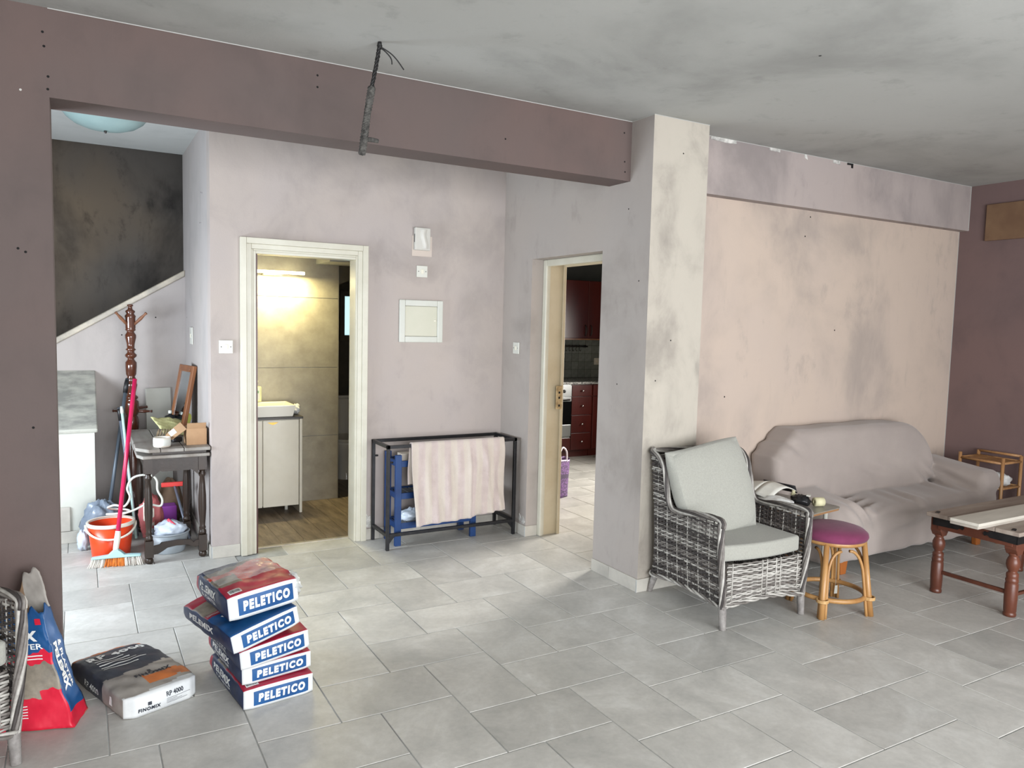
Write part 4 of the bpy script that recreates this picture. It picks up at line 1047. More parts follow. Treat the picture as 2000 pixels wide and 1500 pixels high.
legp = [(.020, .155), (.024, .165), (.024, .18), (.016, .19), (.022, .20), (.017, .215), (.020, .25), (.025, .33), (.0245, .42), (.019, .50), (.015, .55), (.022, .56), (.022, .575), (.016, .585), (.019, .60)]
def turned_leg(x, y, par):
    mb = MB(); mb.box(x-.026, x+.026, y-.026, y+.026, .045, .155); mb.box(x-.027, x+.027, y-.027, y+.027, .60, .700)
    mb.lathe(legp, 18, 0, Matrix.Translation((x, y, 0))); mb.lathe([(.012, 0), (.023, .008), (.026, .022), (.022, .036), (.015, .045)], 16, 0, Matrix.Translation((x, y, 0)))
    mb.build('leg', 'oak_dark', par, world=True)
for (x, y) in ((.365, 5.36), (.695, 5.385), (.365, 6.2), (.695, 6.2)): turned_leg(x, y, dk)
turned_leg(.64, 5.78, dk)
def scallop(x0, x1, y, z0, z1, up):
    n = 24; pts = []
    for i in range(n+1):
        f = i/n; e = abs(f-.5)*2
        dz = (0.035*max(0, 1-((1-e)/.16)**2) if e > .84 else (0.012*math.sin((1-e)/.84*math.pi*3) if e > .6 else 0))
        pts.append((x0+(x1-x0)*f, (z0+.03-dz if up else z0+.012*math.cos(f*math.pi*6))))
    return pts+[(x1, z1), (x0, z1)]
MZ = lambda y: Matrix(((1,0,0,0),(0,0,-1,y),(0,1,0,0),(0,0,0,1)))
mb = MB(); mb.prism(scallop(.39, .67, 5.36, .575, .695, True), -.012, .012, MZ(5.37)); mb.build('apron', 'oak_dark', dk, world=True)
mb = MB(); mb.prism(scallop(.39, .67, 6.2, .575, .695, True), -.012, .012, MZ(6.2)); mb.build('apron', 'oak_dark', dk, world=True)
MB().box(.352, .376, 5.39, 6.17, .60, .695).build('apron', 'oak_dark', dk, world=True)
MB().box(.684, .706, 5.41, 6.17, .60, .695).build('apron', 'oak_dark', dk, world=True)
rail = [(.385, .055), (.42, .058), (.45, .075), (.475, .092), (.53, .10), (.60, .098), (.625, .085), (.645, .078), (.675, .082), (.675, .125), (.655, .125), (.635, .112), (.62, .132), (.53, .138), (.44, .132), (.43, .12), (.385, .112)]
mb = MB(); mb.prism(rail, -.010, .010, MZ(5.372)); mb.build('stretcher', 'oak_dark', dk, bevel=.003, world=True)
mb = MB(); mb.prism(rail, -.010, .010, MZ(6.2)); mb.build('stretcher', 'oak_dark', dk, bevel=.003, world=True)

# coat stand
mat('walnut_gloss', rgb(92, 50, 32), rgb(62, 32, 22), scale=5, stretch=(1, 1, 0.2), lo=0.3, hi=0.7, rough=0.2, coat=0.5)
mat('walnut_matte', rgb(140, 96, 70), rgb(112, 74, 54), scale=6, rough=0.5)
cst = thing('coat_stand', 'turned dark wooden coat stand with pegs behind the desk', 'coat stand', (.333, 6.46, 0))
pr_ = [(.15, 0), (.15, .02), (.11, .035), (.06, .05), (.05, .30), (.05, .72), (.044, .735), (.05, .76), (.052, .80), (.046, .835), (.036, .852), (.044, .858), (.05, .875), (.052, .94), (.05, .96), (.034, .975), (.047, .985), (.047, .995), (.030, 1.01), (.030, 1.03), (.036, 1.055), (.042, 1.085), (.038, 1.11), (.026, 1.125), (.034, 1.135), (.026, 1.15), (.036, 1.17), (.040, 1.23), (.040, 1.26), (.024, 1.282), (.024, 1.292), (.040, 1.305), (.042, 1.318), (.026, 1.335), (.026, 1.35), (.038, 1.358), (.026, 1.37), (.028, 1.40), (.039, 1.45), (.039, 1.47), (.026, 1.49), (.026, 1.498), (.038, 1.508), (.034, 1.516), (.036, 1.525), (.036, 1.60), (.040, 1.612), (.026, 1.632), (.034, 1.645), (.034, 1.652), (.017, 1.665), (.014, 1.685), (.021, 1.69), (.021, 1.70), (.001, 1.704)]
mb = MB(); mb.lathe(pr_, 28); mb.build('post', 'walnut_gloss', cst)
for (dx, dy, z, up, m_, ln) in ((-.82, -.57, 1.55, .95, 'walnut_matte', .13), (.86, -.5, 1.55, .95, 'walnut_matte', .13), (.1, .99, 1.55, .9, 'walnut_gloss', .12), (.93, -.35, .885, .0, 'walnut_gloss', .12), (.8, .6, .905, .0, 'walnut_gloss', .11), (-.9, .4, .885, 0, 'walnut_gloss', .11)):
    a = Vector((dx*.03, dy*.03, z)); d = Vector((dx, dy, up)).normalized()
    k = [(.0, .010), (.3, .0115), (.55, .013), (.82, .008), (.9, .0085), (.97, .012), (1.0, .009)]
    mb = MB(); mb.tube([a+d*ln*f for f, r in k], [r for f, r in k], 10); mb.build('peg', m_, cst)

# mirror leaning on the wall, standing on the desk
mat('frame_wood', rgb(142, 92, 58), rgb(108, 66, 42), scale=8, stretch=(1, 1, 0.3), rough=0.35)
mat('mirror_glass', rgb(190, 200, 204), rough=0.04, metal=1.0)
mir = thing('framed_mirror', 'tall wood-framed mirror leaning against the wall on the desk', 'mirror', (.625, 6.10, .766))
Rm = Matrix.Translation((.603, 6.08, .767)) @ Matrix.Rotation(math.radians(12), 4, 'Z') @ Matrix.Rotation(math.radians(10.5), 4, 'Y')
# local: x = thickness, y = width, z = height
for (y0, y1, z0, z1) in ((-.15, -.105, 0, .50), (.105, .15, 0, .50), (-.105, .105, 0, .05), (-.105, .105, .45, .50)):
    MB().box(-.008, .022, y0, y1, z0, z1, 0, Rm).build('frame_rail', 'frame_wood', mir, bevel=.006, world=True)
for k in range(4): MB().box(-.013+.001*k, .0, -.105, .105, .455+.011*k, .462+.011*k, 0, Rm).build('moulding', 'frame_wood', mir, bevel=.002, world=True)
MB().box(.0, .006, -.105, .105, .05, .45, 0, Rm).build('glass', 'mirror_glass', mir, world=True)
MB().box(.008, .016, -.105, .105, .05, .45, 0, Rm).build('backing', 'black_hole', mir, world=True)

# things lying on the desk
DZt = .7655
mat('sponge_yellow', rgb(214, 214, 160), rgb(198, 198, 140), scale=30, rough=0.95, bump=0.3, bscale=60)
mat('brush_yellow', rgb(214, 222, 104), rough=0.6)
mat('cardboard', rgb(176, 142, 108), rgb(160, 126, 94), scale=6, rough=0.8)
mat('bottle_dark', rgb(28, 28, 30), rough=0.3)
mat('label_white', rgb(222, 224, 218), rgb(200, 202, 196), scale=10, rough=0.6)
mat('rope_tan', rgb(168, 150, 124), rgb(104, 88, 68), scale=60, rough=0.9)
mat('tub_white', rgb(226, 222, 212), rgb(206, 196, 184), scale=6, rough=0.5)
tub = thing('paper_tub', 'small white tub on the front of the dusty desk', 'tub', (.452, 5.385, DZt))
mb = MB(); mb.lathe([(.046, 0), (.052, .004), (.053, .062), (.049, .064), (.047, .060), (.045, .008)], 26); mb.build('body', 'tub_white', tub)
mb = MB(); mb.lathe([(.0535, .012), (.0538, .014), (.0538, .05), (.0535, .052)], 26, cap=False); mb.build('label_band', 'label_white', tub)
cb = thing('cardboard_box', 'small open cardboard box with a hanging flap on the desk', 'box', (.663, 5.455, DZt)); cb.scale = (1.28, 1.28, 1.28)
for bx_ in ((-.048, .05, -.05, -.046, 0, .085), (-.048, .05, .07, .074, 0, .085), (-.048, -.044, -.046, .07, 0, .085), (.046, .05, -.046, .07, 0, .085), (-.044, .046, -.046, .07, 0, .004)):
    MB().box(*bx_).build('side', 'cardboard', cb)
fm = Matrix.Translation((-.048, -.045, .085)) @ Matrix.Rotation(math.radians(-38), 4, 'Y') @ Matrix.Rotation(math.radians(14), 4, 'X')
mb = MB(); mb.prism([(-.085, .0), (0, -.005), (0, .11), (-.085, .10), (-.10, .085), (-.10, .02)], 0, .003, fm); fp = mb.build('flap', 'cardboard', cb)
mb = MB(); mb.prism([(-.08, .03), (-.045, .03), (-.045, .095), (-.08, .095)], .0032, .0042, fm); mb.build('paper_label', 'label_white', fp)
fm2 = Matrix.Translation((0, -.05, .085)) @ Matrix.Rotation(math.radians(-62), 4, 'X')
mb = MB(); mb.prism([(-.046, -.035), (.046, -.035), (.046, 0), (-.046, 0)], 0, .003, fm2); mb.build('flap', 'cardboard', cb)
mb = MB(); mxs = Matrix.Translation((.565, 5.90, DZt+.064)) @ Matrix.Rotation(math.radians(20), 4, 'Z') @ Matrix.Rotation(math.radians(24), 4, 'X') @ Matrix.Rotation(math.radians(8), 4, 'Y')
mb.grid(lambda u, v: tuple(mxs @ Vector(((u-.5)*.22, (v-.5)*.24, .012*vnoise(u*6, v*6, 0, 1)))), 16, 16)
tag(mb.build('sponge_cloth', 'sponge_yellow', solid=.006), 'pale yellow sponge cloth spread over things on the desk', 'cloth')
bt = thing('label_bottle', 'dark bottle with a white label and white cap at the back of the desk', 'bottle', (.575, 6.15, DZt))
mb = MB(); mb.lathe([(.036, 0), (.04, .004), (.04, .10), (.034, .112), (.012, .118), (.012, .13)], 24); mb.build('body', 'bottle_dark', bt)
mb = MB(); mb.lathe([(.0405, .02), (.0408, .022), (.0408, .092), (.0405, .094)], 24, cap=False); mb.build('paper_label', 'label_white', bt)
mb = MB(); mb.lathe([(.013, .128), (.014, .13), (.014, .148), (.010, .152)], 16); mb.build('cap', 'plastic_white', bt)
mb = MB(); mxs = Matrix.Translation((.655, 5.98, DZt+.02)) @ Matrix.Rotation(math.radians(8), 4, 'Z') @ Matrix.Rotation(math.radians(72), 4, 'X') @ Matrix.Rotation(math.radians(-18), 4, 'Z')
mb.prism([(-.028, 0), (.028, 0), (.022, .04), (.026, .10), (.018, .125), (0, .132), (-.018, .125), (-.026, .10), (-.022, .04)], -.006, .006, mxs); tag(mb.build('yellow_scraper', 'brush_yellow', bevel=.004), 'lime yellow plastic scraper standing against the mirror', 'scraper')
mb = MB()
for k in range(5): mb.tube([(.46+.018*k+.010*math.cos(a*.4), 5.78+.034*math.sin(a*.4+.4), DZt+.034+.026*math.cos(a*.4+k*.2)) for a in range(16)], .0045, 6, closed=True)
rp = mb.build('rope_hank', 'rope_tan'); tag(rp, 'small hank of tan rope beside the white tub', 'rope')
mb = MB(); mb.box(-.035, .035, -.05, .05, 0, .035, 0, Matrix.Translation((.545, 5.60, DZt)) @ Matrix.Rotation(.4, 4, 'Z')); ad = mb.build('black_charger', 'black_plastic', bevel=.008); tag(ad, 'black charger block between tub and cardboard box', 'charger')
mb = MB(); mb.tube([(.47+.008*i, 5.53+.03*math.sin(i*.9), DZt+.006+.03*abs(math.sin(i*.6))) for i in range(11)], .003, 6); c_ = mb.build('charger_wire', 'black_plastic'); tag(c_, 'thin black wire curling on the desk before the charger', 'wire')
mb = MB(); mb.grid(lambda u, v: (.62+.11*u, 5.58+.20*v, DZt+.012+.06*v+.008*math.sin(u*5)), 8, 8); tag(mb.build('paper_sheet', 'paper', solid=.002), 'sheet of white paper behind the cardboard box on the desk', 'paper')

# white board leaning on the stair wall
wb = MB().box(0, .20, -.009, .009, .002, 1.045, 0, Matrix.Translation((.452, 6.56, 0)) @ Matrix.Rotation(math.radians(22), 4, 'Z') @ Matrix.Rotation(math.radians(-2.0), 4, 'X'))
tag(wb.build('shelf_panel', 'white_gloss', bevel=.002), 'upright white shelf panel leaning on the stair wall', 'panel')

# bucket
mat('bucket_orange', rgb(224, 74, 34), rgb(210, 62, 28), scale=3, rough=0.3)
mat('bucket_inside', rgb(170, 40, 34), rough=0.4)
mat('plastic_cream', rgb(232, 226, 212), rough=0.4)
BKS = .91
bk = thing('orange_bucket', 'orange plastic bucket with a white rim and handle', 'bucket', (.155, 5.66, 0))
mb = MB(); mb.lathe([(.001, 0), (.122, 0), (.126, .006), (.152, .262), (.148, .262), (.120, .012), (.001, .010)], 40, cap=False); mb.build('pail', 'bucket_orange', bk)
mb = MB(); mb.lathe([(.147, .252), (.158, .252), (.161, .266), (.158, .280), (.147, .280)], 40, cap=False); mb.tube([(.156*math.cos(a*math.pi/20), .156*math.sin(a*math.pi/20), .276) for a in range(40)], .006, 6, closed=True); mb.build('rim', 'plastic_cream', bk)
mb = MB(); mb.tube([(.165*math.cos(math.radians(a)), -.012+.172*math.sin(math.radians(a))*1.0, .262-.085*abs(math.sin(math.radians(a)))) for a in range(180, 361, 9)], .008, 8); mb.build('handle', 'plastic_cream', bk)
mb = MB(); mb.lathe([(.001, .20), (.138, .20), (.142, .203)], 30, cap=False); mb.build('rag', 'bucket_inside', bk); bk.scale = (BKS, BKS, BKS*.94)

# broom
mat('magenta_paint', rgb(196, 30, 82), rgb(176, 24, 70), scale=6, rough=0.3)
mat('broom_head_blue', rgb(166, 206, 212), rough=0.4)
mat('bristle_white', rgb(226, 220, 210), rough=0.8)
mat('bristle_orange', rgb(236, 138, 60), rough=0.8)
br = thing('broom', 'broom with a magenta pole and white and orange bristles', 'broom', (.18, 5.44, 0), math.radians(-10))
mb = MB(); mb.tube([(.005, .015, .19), (.090, .27, 1.19)], .0135, 12); mb.build('pole', 'magenta_paint', br)
mb = MB(); mb.tube([(-.008, -.008, .085), (-.004, 0, .11), (.004, .012, .17), (.008, .02, .215)], [.013, .017, .019, .016], 12); mb.build('ferrule', 'plastic_cream', br)
mb = MB(); mb.prism([(-.145, .058), (-.05, .068), (-.03, .088), (-.012, .102), (.012, .102), (.03, .088), (.05, .068), (.145, .062), (.145, .052), (-.145, .048)], -.022, .022, MZ(-.01)); mb.build('head', 'broom_head_blue', br, bevel=.006)
rnd = random.Random(3)
for (xa, xb, m_) in ((-.14, -.062, 'bristle_white'), (-.062, .045, 'bristle_orange'), (.045, .142, 'bristle_white')):
    mb = MB()
    n = int((xb-xa)*900)
    for i in range(n):
        x = xa+(xb-xa)*(i+.5)/n+rnd.uniform(-.002, .002); y = rnd.uniform(-.028, .008); k = rnd.uniform(-.004, .004)
        mb.tube([(x, y, .052), (x*1.06+k*.5, y-.012, .026), (x*1.14+k, y*1.4-.024+rnd.uniform(-.005, .005), .0025)], .0017, 4)
    o = mb.build('bristles', m_, br); o['kind'] = 'stuff'

# poles leaning behind
mat('pole_grey', rgb(84, 94, 104), rough=0.35, metal=0.2)
mat('pole_steel', rgb(116, 124, 138), rough=0.35, metal=0.3)
mat('pole_mint', rgb(190, 222, 216), rough=0.35)
def mop(name, label, a, b, r, m_, grip, gm, foot=True):
    a, b = Vector(a), Vector(b); t = thing(name, label, 'mop handle', (a.x, a.y, 0), 0, 'mop handles behind the bucket')
    d = (b-a)
    MB().tube([a, b], r, 10).build('pole', m_, t, world=True)
    MB().tube([a+d*(1-grip), a+d*.97, b+d*.004], [r*1.25, r*1.3, r*.9], 10).build('grip', gm, t, world=True)
mop('mop_handle', 'dark grey mop handle leaning behind the coat stand to the left', (.125, 6.02, .01), (.300, 6.36, 1.14), .013, 'pole_grey', .09, 'black_plastic')
mop('mop_handle', 'steel grey mop handle with a black grip, shorter than the broom', (.335, 6.05, .01), (.235, 6.17, .945), .012, 'pole_steel', .10, 'black_plastic')
mop('mop_handle', 'pale mint mop handle leaning between the two grey ones', (.325, 5.99, .01), (.250, 6.14, .955), .0095, 'pole_mint', .05, 'plastic_white')

# soft heaps and vessels under and beside the desk
mat('grey_polythene', rgb(140, 152, 166), rgb(108, 118, 132), scale=8, lo=0.3, hi=0.7, rough=0.3, bump=0.4, bscale=20)
mat('clear_polythene', rgb(208, 218, 230), rgb(186, 198, 212), scale=8, rough=0.2, bump=0.4, bscale=25)
mat('pink_fabric', rgb(196, 112, 110), rgb(170, 88, 92), scale=9, lo=0.3, hi=0.7, rough=0.6, bump=0.3, bscale=25)
mat('basin_grey', rgb(150, 158, 164), rough=0.35)
mat('purple_plastic', rgb(154, 70, 176), rough=0.4)
mat('red_plastic', rgb(206, 62, 58), rough=0.4)
mat('pink_plastic', rgb(226, 84, 104), rough=0.4)
mat('hose_white', rgb(222, 224, 216), rough=0.4)
mat('sack_brown', rgb(132, 108, 86), rgb(104, 84, 66), scale=9, rough=0.8, bump=0.3, bscale=25)
mb = MB(); blob(mb, (.105, 5.95, .15), (.115, .085, .165), 1, .28, 1.3, n=40, flatz=.001); tag(mb.build('grey_plastic_bag', 'grey_polythene'), 'crumpled grey plastic bag behind the orange bucket', 'plastic bag')
mb = MB(); blob(mb, (-.01, 5.86, .07), (.035, .03, .07), 6, .35, 1.6, n=28, flatz=.001); tag(mb.build('clear_plastic_bag', 'clear_polythene'), 'small crumpled clear plastic on the floor left of the bucket', 'plastic bag')
pb = thing('pink_bag', 'pink plastic carrier under the desk with a white strap', 'bag', (.42, 5.95, 0))
mb = MB(); blob(mb, (0, 0, .16), (.075, .10, .17), 8, .22, 1.1, n=36, flatz=.001); mb.build('body', 'pink_fabric', pb)
mb = MB(); mb.grid(lambda u, v: (-.055+.07*u, -.095-.008*math.sin(u*3), .17+.13*v-.05*u), 8, 8); mb.build('white_print', 'plastic_cream', pb, solid=.002)
hs = MB(); pts = []
for i in range(60):
    a = i/59
    pts.append((.36+.10*math.sin(a*14.0)*(1-.25*a)+.02*a, 5.66+.14*math.cos(a*9)+.05*a, .335+.14*math.sin(a*6.2+.3)*abs(math.sin(a*3.1))-.05*a))
def spline(P, n):
    P = [Vector(p) for p in P]; out = []
    for j in range(len(P)-1):
        p0, p1, p2, p3 = P[max(j-1, 0)], P[j], P[j+1], P[min(j+2, len(P)-1)]
        for i in range(n):
            f = i/n; out.append(0.5*((2*p1)+(p2-p0)*f+(2*p0-5*p1+4*p2-p3)*f*f+(3*p1-p0-3*p2+p3)*f**3))
    out.append(P[-1]); return out
hp = spline([(.13, 5.66, .285), (.20, 5.62, .292), (.27, 5.66, .29), (.25, 5.74, .287), (.17, 5.74, .30), (.14, 5.66, .33), (.18, 5.58, .36), (.235, 5.57, .35), (.27, 5.60, .40), (.255, 5.61, .46), (.28, 5.61, .52), (.33, 5.60, .545), (.40, 5.60, .54), (.435, 5.61, .50), (.44, 5.62, .43), (.47, 5.64, .36), (.46, 5.66, .31), (.40, 5.64, .33), (.36, 5.58, .345), (.29, 5.60, .31), (.21, 5.60, .288)], 6)
hs.tube(hp, .0075, 8); tag(hs.build('white_hose', 'hose_white'), 'white hose looping from the bucket around the desk leg', 'hose')
bs = thing('grey_basin', 'grey round plastic basin under the front of the desk', 'basin', (.505, 5.62, 0))
mb = MB(); mb.lathe([(.001, 0), (.100, 0), (.104, .006), (.132, .135), (.127, .135), (.098, .010), (.001, .008)], 36, cap=False); mb.build('bowl', 'basin_grey', bs)
mb = MB(); mb.tube([(.132*math.cos(a*math.pi/18), .132*math.sin(a*math.pi/18), .136) for a in range(36)], .006, 6, closed=True); mb.build('rim', 'basin_grey', bs)
mb = MB(); blob(mb, (.515, 5.62, .145), (.095, .085, .065), 12, .28, 1.5, n=36); tag(mb.build('knotted_plastic_bag', 'clear_polythene'), 'white translucent plastic bag heaped in the grey basin', 'plastic bag')
mb = MB(); mb.tube([(.50, 5.60, .225), (.52, 5.585, .205), (.545, 5.565, .185)], [.010, .011, .008], 8); tag(mb.build('pink_tongs', 'pink_plastic'), 'short pink plastic handle sticking out of the basin', 'tool')
tag(rbox(.49, .61, 6.12, 6.24, .001, .195, 'purple_box', 'purple_plastic', bevel=.008), 'purple plastic box standing behind the pink bag', 'box')
mb = MB(); blob(mb, (.585, 6.34, .17), (.085, .075, .19), 5, .12, 1.0, n=32, flatz=.001); tag(mb.build('brown_paper_sack', 'sack_brown'), 'brown paper sack at the back under the desk', 'sack')
sq = thing('red_squeegee', 'squeegee with a red blade and grey handle standing upside down under the desk', 'squeegee', (.66, 5.58, 0))
MB().bar((.495, 6.0, .385), (.655, 5.96, .392), .024, .034).build('blade', 'red_plastic', sq, bevel=.006, world=True)
MB().tube([(.583, 5.975, .375), (.655, 5.66, .01)], .0095, 8).build('handle', 'pole_steel', sq, world=True)
# ---------------------------------------------------------------- black console frame, towel, blue shelf
mat('black_steel', rgb(34, 34, 36), rgb(44, 44, 46), scale=20, rough=0.4, metal=0.5)
mat('blue_paint', rgb(15, 58, 112), rgb(11, 44, 90), scale=6, lo=0.3, hi=0.7, rough=0.45)
mat('slat_dark', rgb(96, 98, 100), rgb(70, 72, 74), scale=9, rough=0.6)
def towel_mat():
    m = mat('towel_stripe', rgb(200, 186, 181), rgb(190, 175, 171), scale=12, rough=0.98, bump=0.5, bscale=240, sheen=0.3)
    nt = m.node_tree; N = nt.nodes; L = nt.links; b = N['Principled BSDF']
    src = b.inputs['Base Color'].links[0].from_socket
    tc = N.new('ShaderNodeTexCoord'); w_ = N.new('ShaderNodeTexWave'); w_.inputs['Scale'].default_value = 3.1; w_.inputs['Distortion'].default_value = 0.3; w_.wave_profile = 'SIN'
    L.new(tc.outputs['Object'], w_.inputs['Vector'])
    mx = N.new('ShaderNodeMix'); mx.data_type = 'RGBA'; mr = N.new('ShaderNodeMapRange'); mr.inputs[1].default_value = 0.35; mr.inputs[2].default_value = 0.65; mr.inputs[4].default_value = 0.55
    L.new(w_.outputs[0], mr.inputs[0]); L.new(mr.outputs[0], mx.inputs[0]); L.new(src, mx.inputs[6]); mx.inputs[7].default_value = rgb(204, 196, 181)
    L.new(mx.outputs[2], b.inputs['Base Color'])
towel_mat()
cf = thing('console_frame', 'black metal console table frame without a top, in front of the wall', 'console table', (2.37, 5.13, 0))
CX0, CX1, CY0, CY1, CH = 1.862, 2.888, 4.975, 5.283, .752
a_ = .023
for (x, y) in ((CX0, CY0), (CX1, CY0), (CX0, CY1), (CX1, CY1)): MB().box(x-a_/2, x+a_/2, y-a_/2, y+a_/2, 0, CH-a_).build('leg', 'black_steel', cf, bevel=.002, world=True)
for z in (CH-a_/2, .108):
    for (p, q) in (((CX0, CY0), (CX1, CY0)), ((CX0, CY1), (CX1, CY1)), ((CX0, CY0), (CX0, CY1)), ((CX1, CY0), (CX1, CY1))):
        if z < .2 and p[1] == CY1 and q[1] == CY1: continue
        e = (Vector((q[0], q[1], z))-Vector((p[0], p[1], z))).normalized()*(a_/2 if z > .2 else -a_/2)
        MB().bar(Vector((p[0], p[1], z))-e, Vector((q[0], q[1], z))+e, a_, a_).build('rail', 'black_steel', cf, bevel=.002, world=True)
for (x, s_) in ((CX0, 1), (CX1, -1)):
    mb = MB(); mb.prism([(x+s_*a_/2, .098), (x+s_*.055, .098), (x+s_*a_/2, .045)], -.002, .002, MZ(CY0)); mb.build('gusset', 'black_steel', cf, world=True)
for y in (CY0, CY1): MB().tube([(CX0+.01, y, .63), (CX0+.035, y, .63)], .007, 8).build('peg', 'black_steel', cf, world=True)
# towel
def towel(u, v):
    x0, x1 = 2.028, 2.782
    x = x0+(x1-x0)*u
    Lb, Lf = .30, .60-.05*u
    s_ = v*(Lb+Lf+.035)-Lb
    w1 = .010*math.sin(u*34+3*math.sin(v*3))+.006*math.sin(u*61+v*7)
    w2 = .014*math.exp(-((u-.78-.14*(v-.6))/.035)**2)+.012*math.exp(-((u-.60+.05*(v-.6))/.02)**2)-.010*math.exp(-((u-.93-.25*(v-.75))/.04)**2)
    if s_ < 0:
        k = min(1, -s_/.2); return (x+.01*k*(u-.3), CY0+.016+.014*k+w1*k*.7, CH+.002+s_)
    if s_ < .035:
        a = s_/.035*math.pi; return (x, CY0+.016*math.cos(a)-.0, CH+.002+.010*math.sin(a))
    s_ -= .035; k = min(1, s_/.18); k2 = s_/.6
    return (x+.028*k2+.018*math.sin(v*5)*(u-.5)*k, CY0-.016-.012*k-(w1*.8+w2*2.0)*k-.008*k2-.012*math.sin(u*7+v*6)*k-.010*math.sin(u*23-v*17+2*math.sin(v*9))*k*max(0, u-.35), CH+.002-s_+.006*math.sin(u*9)*k2)
mb = MB(); mb.grid(towel, 90, 70); tw = mb.build('towel', 'towel_stripe', solid=.005); tag(tw, 'pale pink and cream striped towel hung over the black frame', 'towel')
# blue shelf unit standing inside the frame
bl_ = thing('blue_shelf_unit', 'blue painted low shelf unit with slatted shelves behind the towel', 'shelf unit', (2.27, 5.15, 0))
BX0, BX1, BY0, BY1 = 1.968, 2.575, 5.055, 5.262
for (x, y, h_) in ((BX0, BY0, .665), (BX1, BY0, .665), (BX0, BY1, .665), (BX1, BY1, .665)): MB().box(x-.023, x+.023, y-.014, y+.014, 0, h_).build('post', 'blue_paint', bl_, bevel=.003, world=True)
for z in (.60, .365, .145):
    for y in (BY0, BY1): MB().box(BX0+.023, BX1-.023, y-.009, y+.009, z-.024, z+.02).build('rail', 'blue_paint', bl_, bevel=.002, world=True)
    for x in (BX0, BX1): MB().box(x-.010, x+.010, BY0+.014, BY1-.014, z-.022, z+.02).build('rail', 'blue_paint', bl_, bevel=.002, world=True)
    for i in range(9):
        x = BX0+.06+i*(BX1-BX0-.12)/8; MB().box(x-.023, x+.023, BY0+.009, BY1-.009, z+.003, z+.012).build('slat', 'slat_dark', bl_, world=True)
tag(rbox(2.0, 2.10, 5.08, 5.16, .6125, .668, 'wooden_block', 'board_pale', bevel=.004), 'cream block lying on top of the blue shelf', 'block')
mb = MB(); blob(mb, (2.13, 5.16, .185), (.11, .06, .05), 15, .35, 1.6, n=30, flatz=.158); tag(mb.build('folded_plastic_sheet', 'clear_polythene'), 'crumpled plastic sheet on the lowest slats of the blue shelf', 'plastic sheet')

# ---------------------------------------------------------------- fittings on the walls
mat('door_cream', rgb(200, 198, 182), rgb(192, 192, 174), scale=3, rough=0.3)
mat('chime_white', rgb(200, 198, 190), rgb(190, 187, 180), scale=5, rough=0.4)
mat('paint_patch', rgb(196, 184, 174), rough=0.7)
def switch(label, c, n, s_=.088, round_=False):
    """plate with rocker; n points out of the wall"""
    t = thing('light_switch', label, 'light switch', c, 0, 'white light switches'); n = Vector(n)
    ax = Vector((0, 0, 1)).cross(n).normalized()
    R = Matrix((ax, n, Vector((0, 0, 1)))).transposed().to_4x4()
    pl = MB().box(-s_/2, s_/2, 0, .010, 0, s_, 0, R).build('plate', 'plastic_white', t, bevel=.003)
    MB().box(-.011, .011, .0102, .015, s_/2-.016, s_/2+.016, 0, R).build('rocker', 'plastic_ivory', t, bevel=.002)
    for x in (-s_*.34, s_*.34):
        mb = MB(); mb.lathe([(.001, .0101), (.0035, .0101), (.0035, .0110), (.001, .0110)], 10, 0, R @ Matrix.Translation((x, 0, s_/2)) @ Matrix.Rotation(-math.pi/2, 4, 'X')); mb.build('screw', 'chrome_dark', t)
    return t
switch('square white light switch left of the bathroom door', (.838, 5.302, 1.382), (0, -1, 0))
switch('small white switch under the door chime', (2.232, 5.302, 1.955), (0, -1, 0), .086)
switch('white light switch left of the kitchen doorway', (2.937, 5.07, 1.394), (-1, 0, 0))
switch('white light switch on the hall side wall near the stair', (.743, 6.24, 1.41), (-1, 0, 0), .13)
dc = thing('door_chime', 'white door chime box on a paler patch of wall', 'door chime', (2.22, 5.302, 2.11))
MB().box(-.070, .090, -.004, 0, .0, .15).build('backplate', 'paint_patch', dc)
MB().box(-.060, .062, -.042, -.004, .043, .208).build('case', 'chime_white', dc, bevel=.006)
mb = MB(); mb.grid(lambda u, v: (.0-.012+.05*u+.010*math.sin(v*5+1)*1, -.0425-.010*math.sin(u*math.pi), .055+.14*v), 10, 14); mb.build('front_wave', 'chime_white', dc)
MB().box(-.0605, -.058, -.034, -.022, .10, .16).build('vent_slot', 'black_hole', dc)
fb = thing('fuse_box', 'square white fuse box cover on the wall right of the bathroom door', 'fuse box', (2.228, 5.302, 1.468))
W_, H_ = .35, .316; bw = .045
for (x0, x1, z0, z1, nm) in ((-W_/2, -W_/2+bw, 0, H_, 0), (W_/2-bw, W_/2, 0, H_, 0), (-W_/2+bw, W_/2-bw, 0, bw, 0), (-W_/2+bw, W_/2-bw, H_-bw, H_, 0)):
    MB().box(x0, x1, -.022, 0, z0, z1).build('frame_side', 'white_gloss', fb, bevel=.005)
dr = MB().box(-W_/2+bw+.001, W_/2-bw-.001, -.016, -.002, bw+.001, H_-bw-.001).build('door', 'door_cream', fb, bevel=.003)
mb = MB(); mb.lathe([(.001, 0), (.009, 0), (.008, .004), (.001, .004)], 14, 0, Matrix.Translation((.112, -.016, .165)) @ Matrix.Rotation(math.pi/2, 4, 'X')); mb.build('lock', 'plastic_ivory', dr)
# faded board on the deep mauve wall
mat('faded_board', rgb(122, 96, 72), rgb(108, 82, 62), scale=5, rough=0.7)
tag(rbox(6.505, 6.53, 2.55, 3.565, 2.40, 2.695, 'wall_board', 'faded_board', bevel=.004), 'brown board fixed high on the deep mauve wall', 'board')
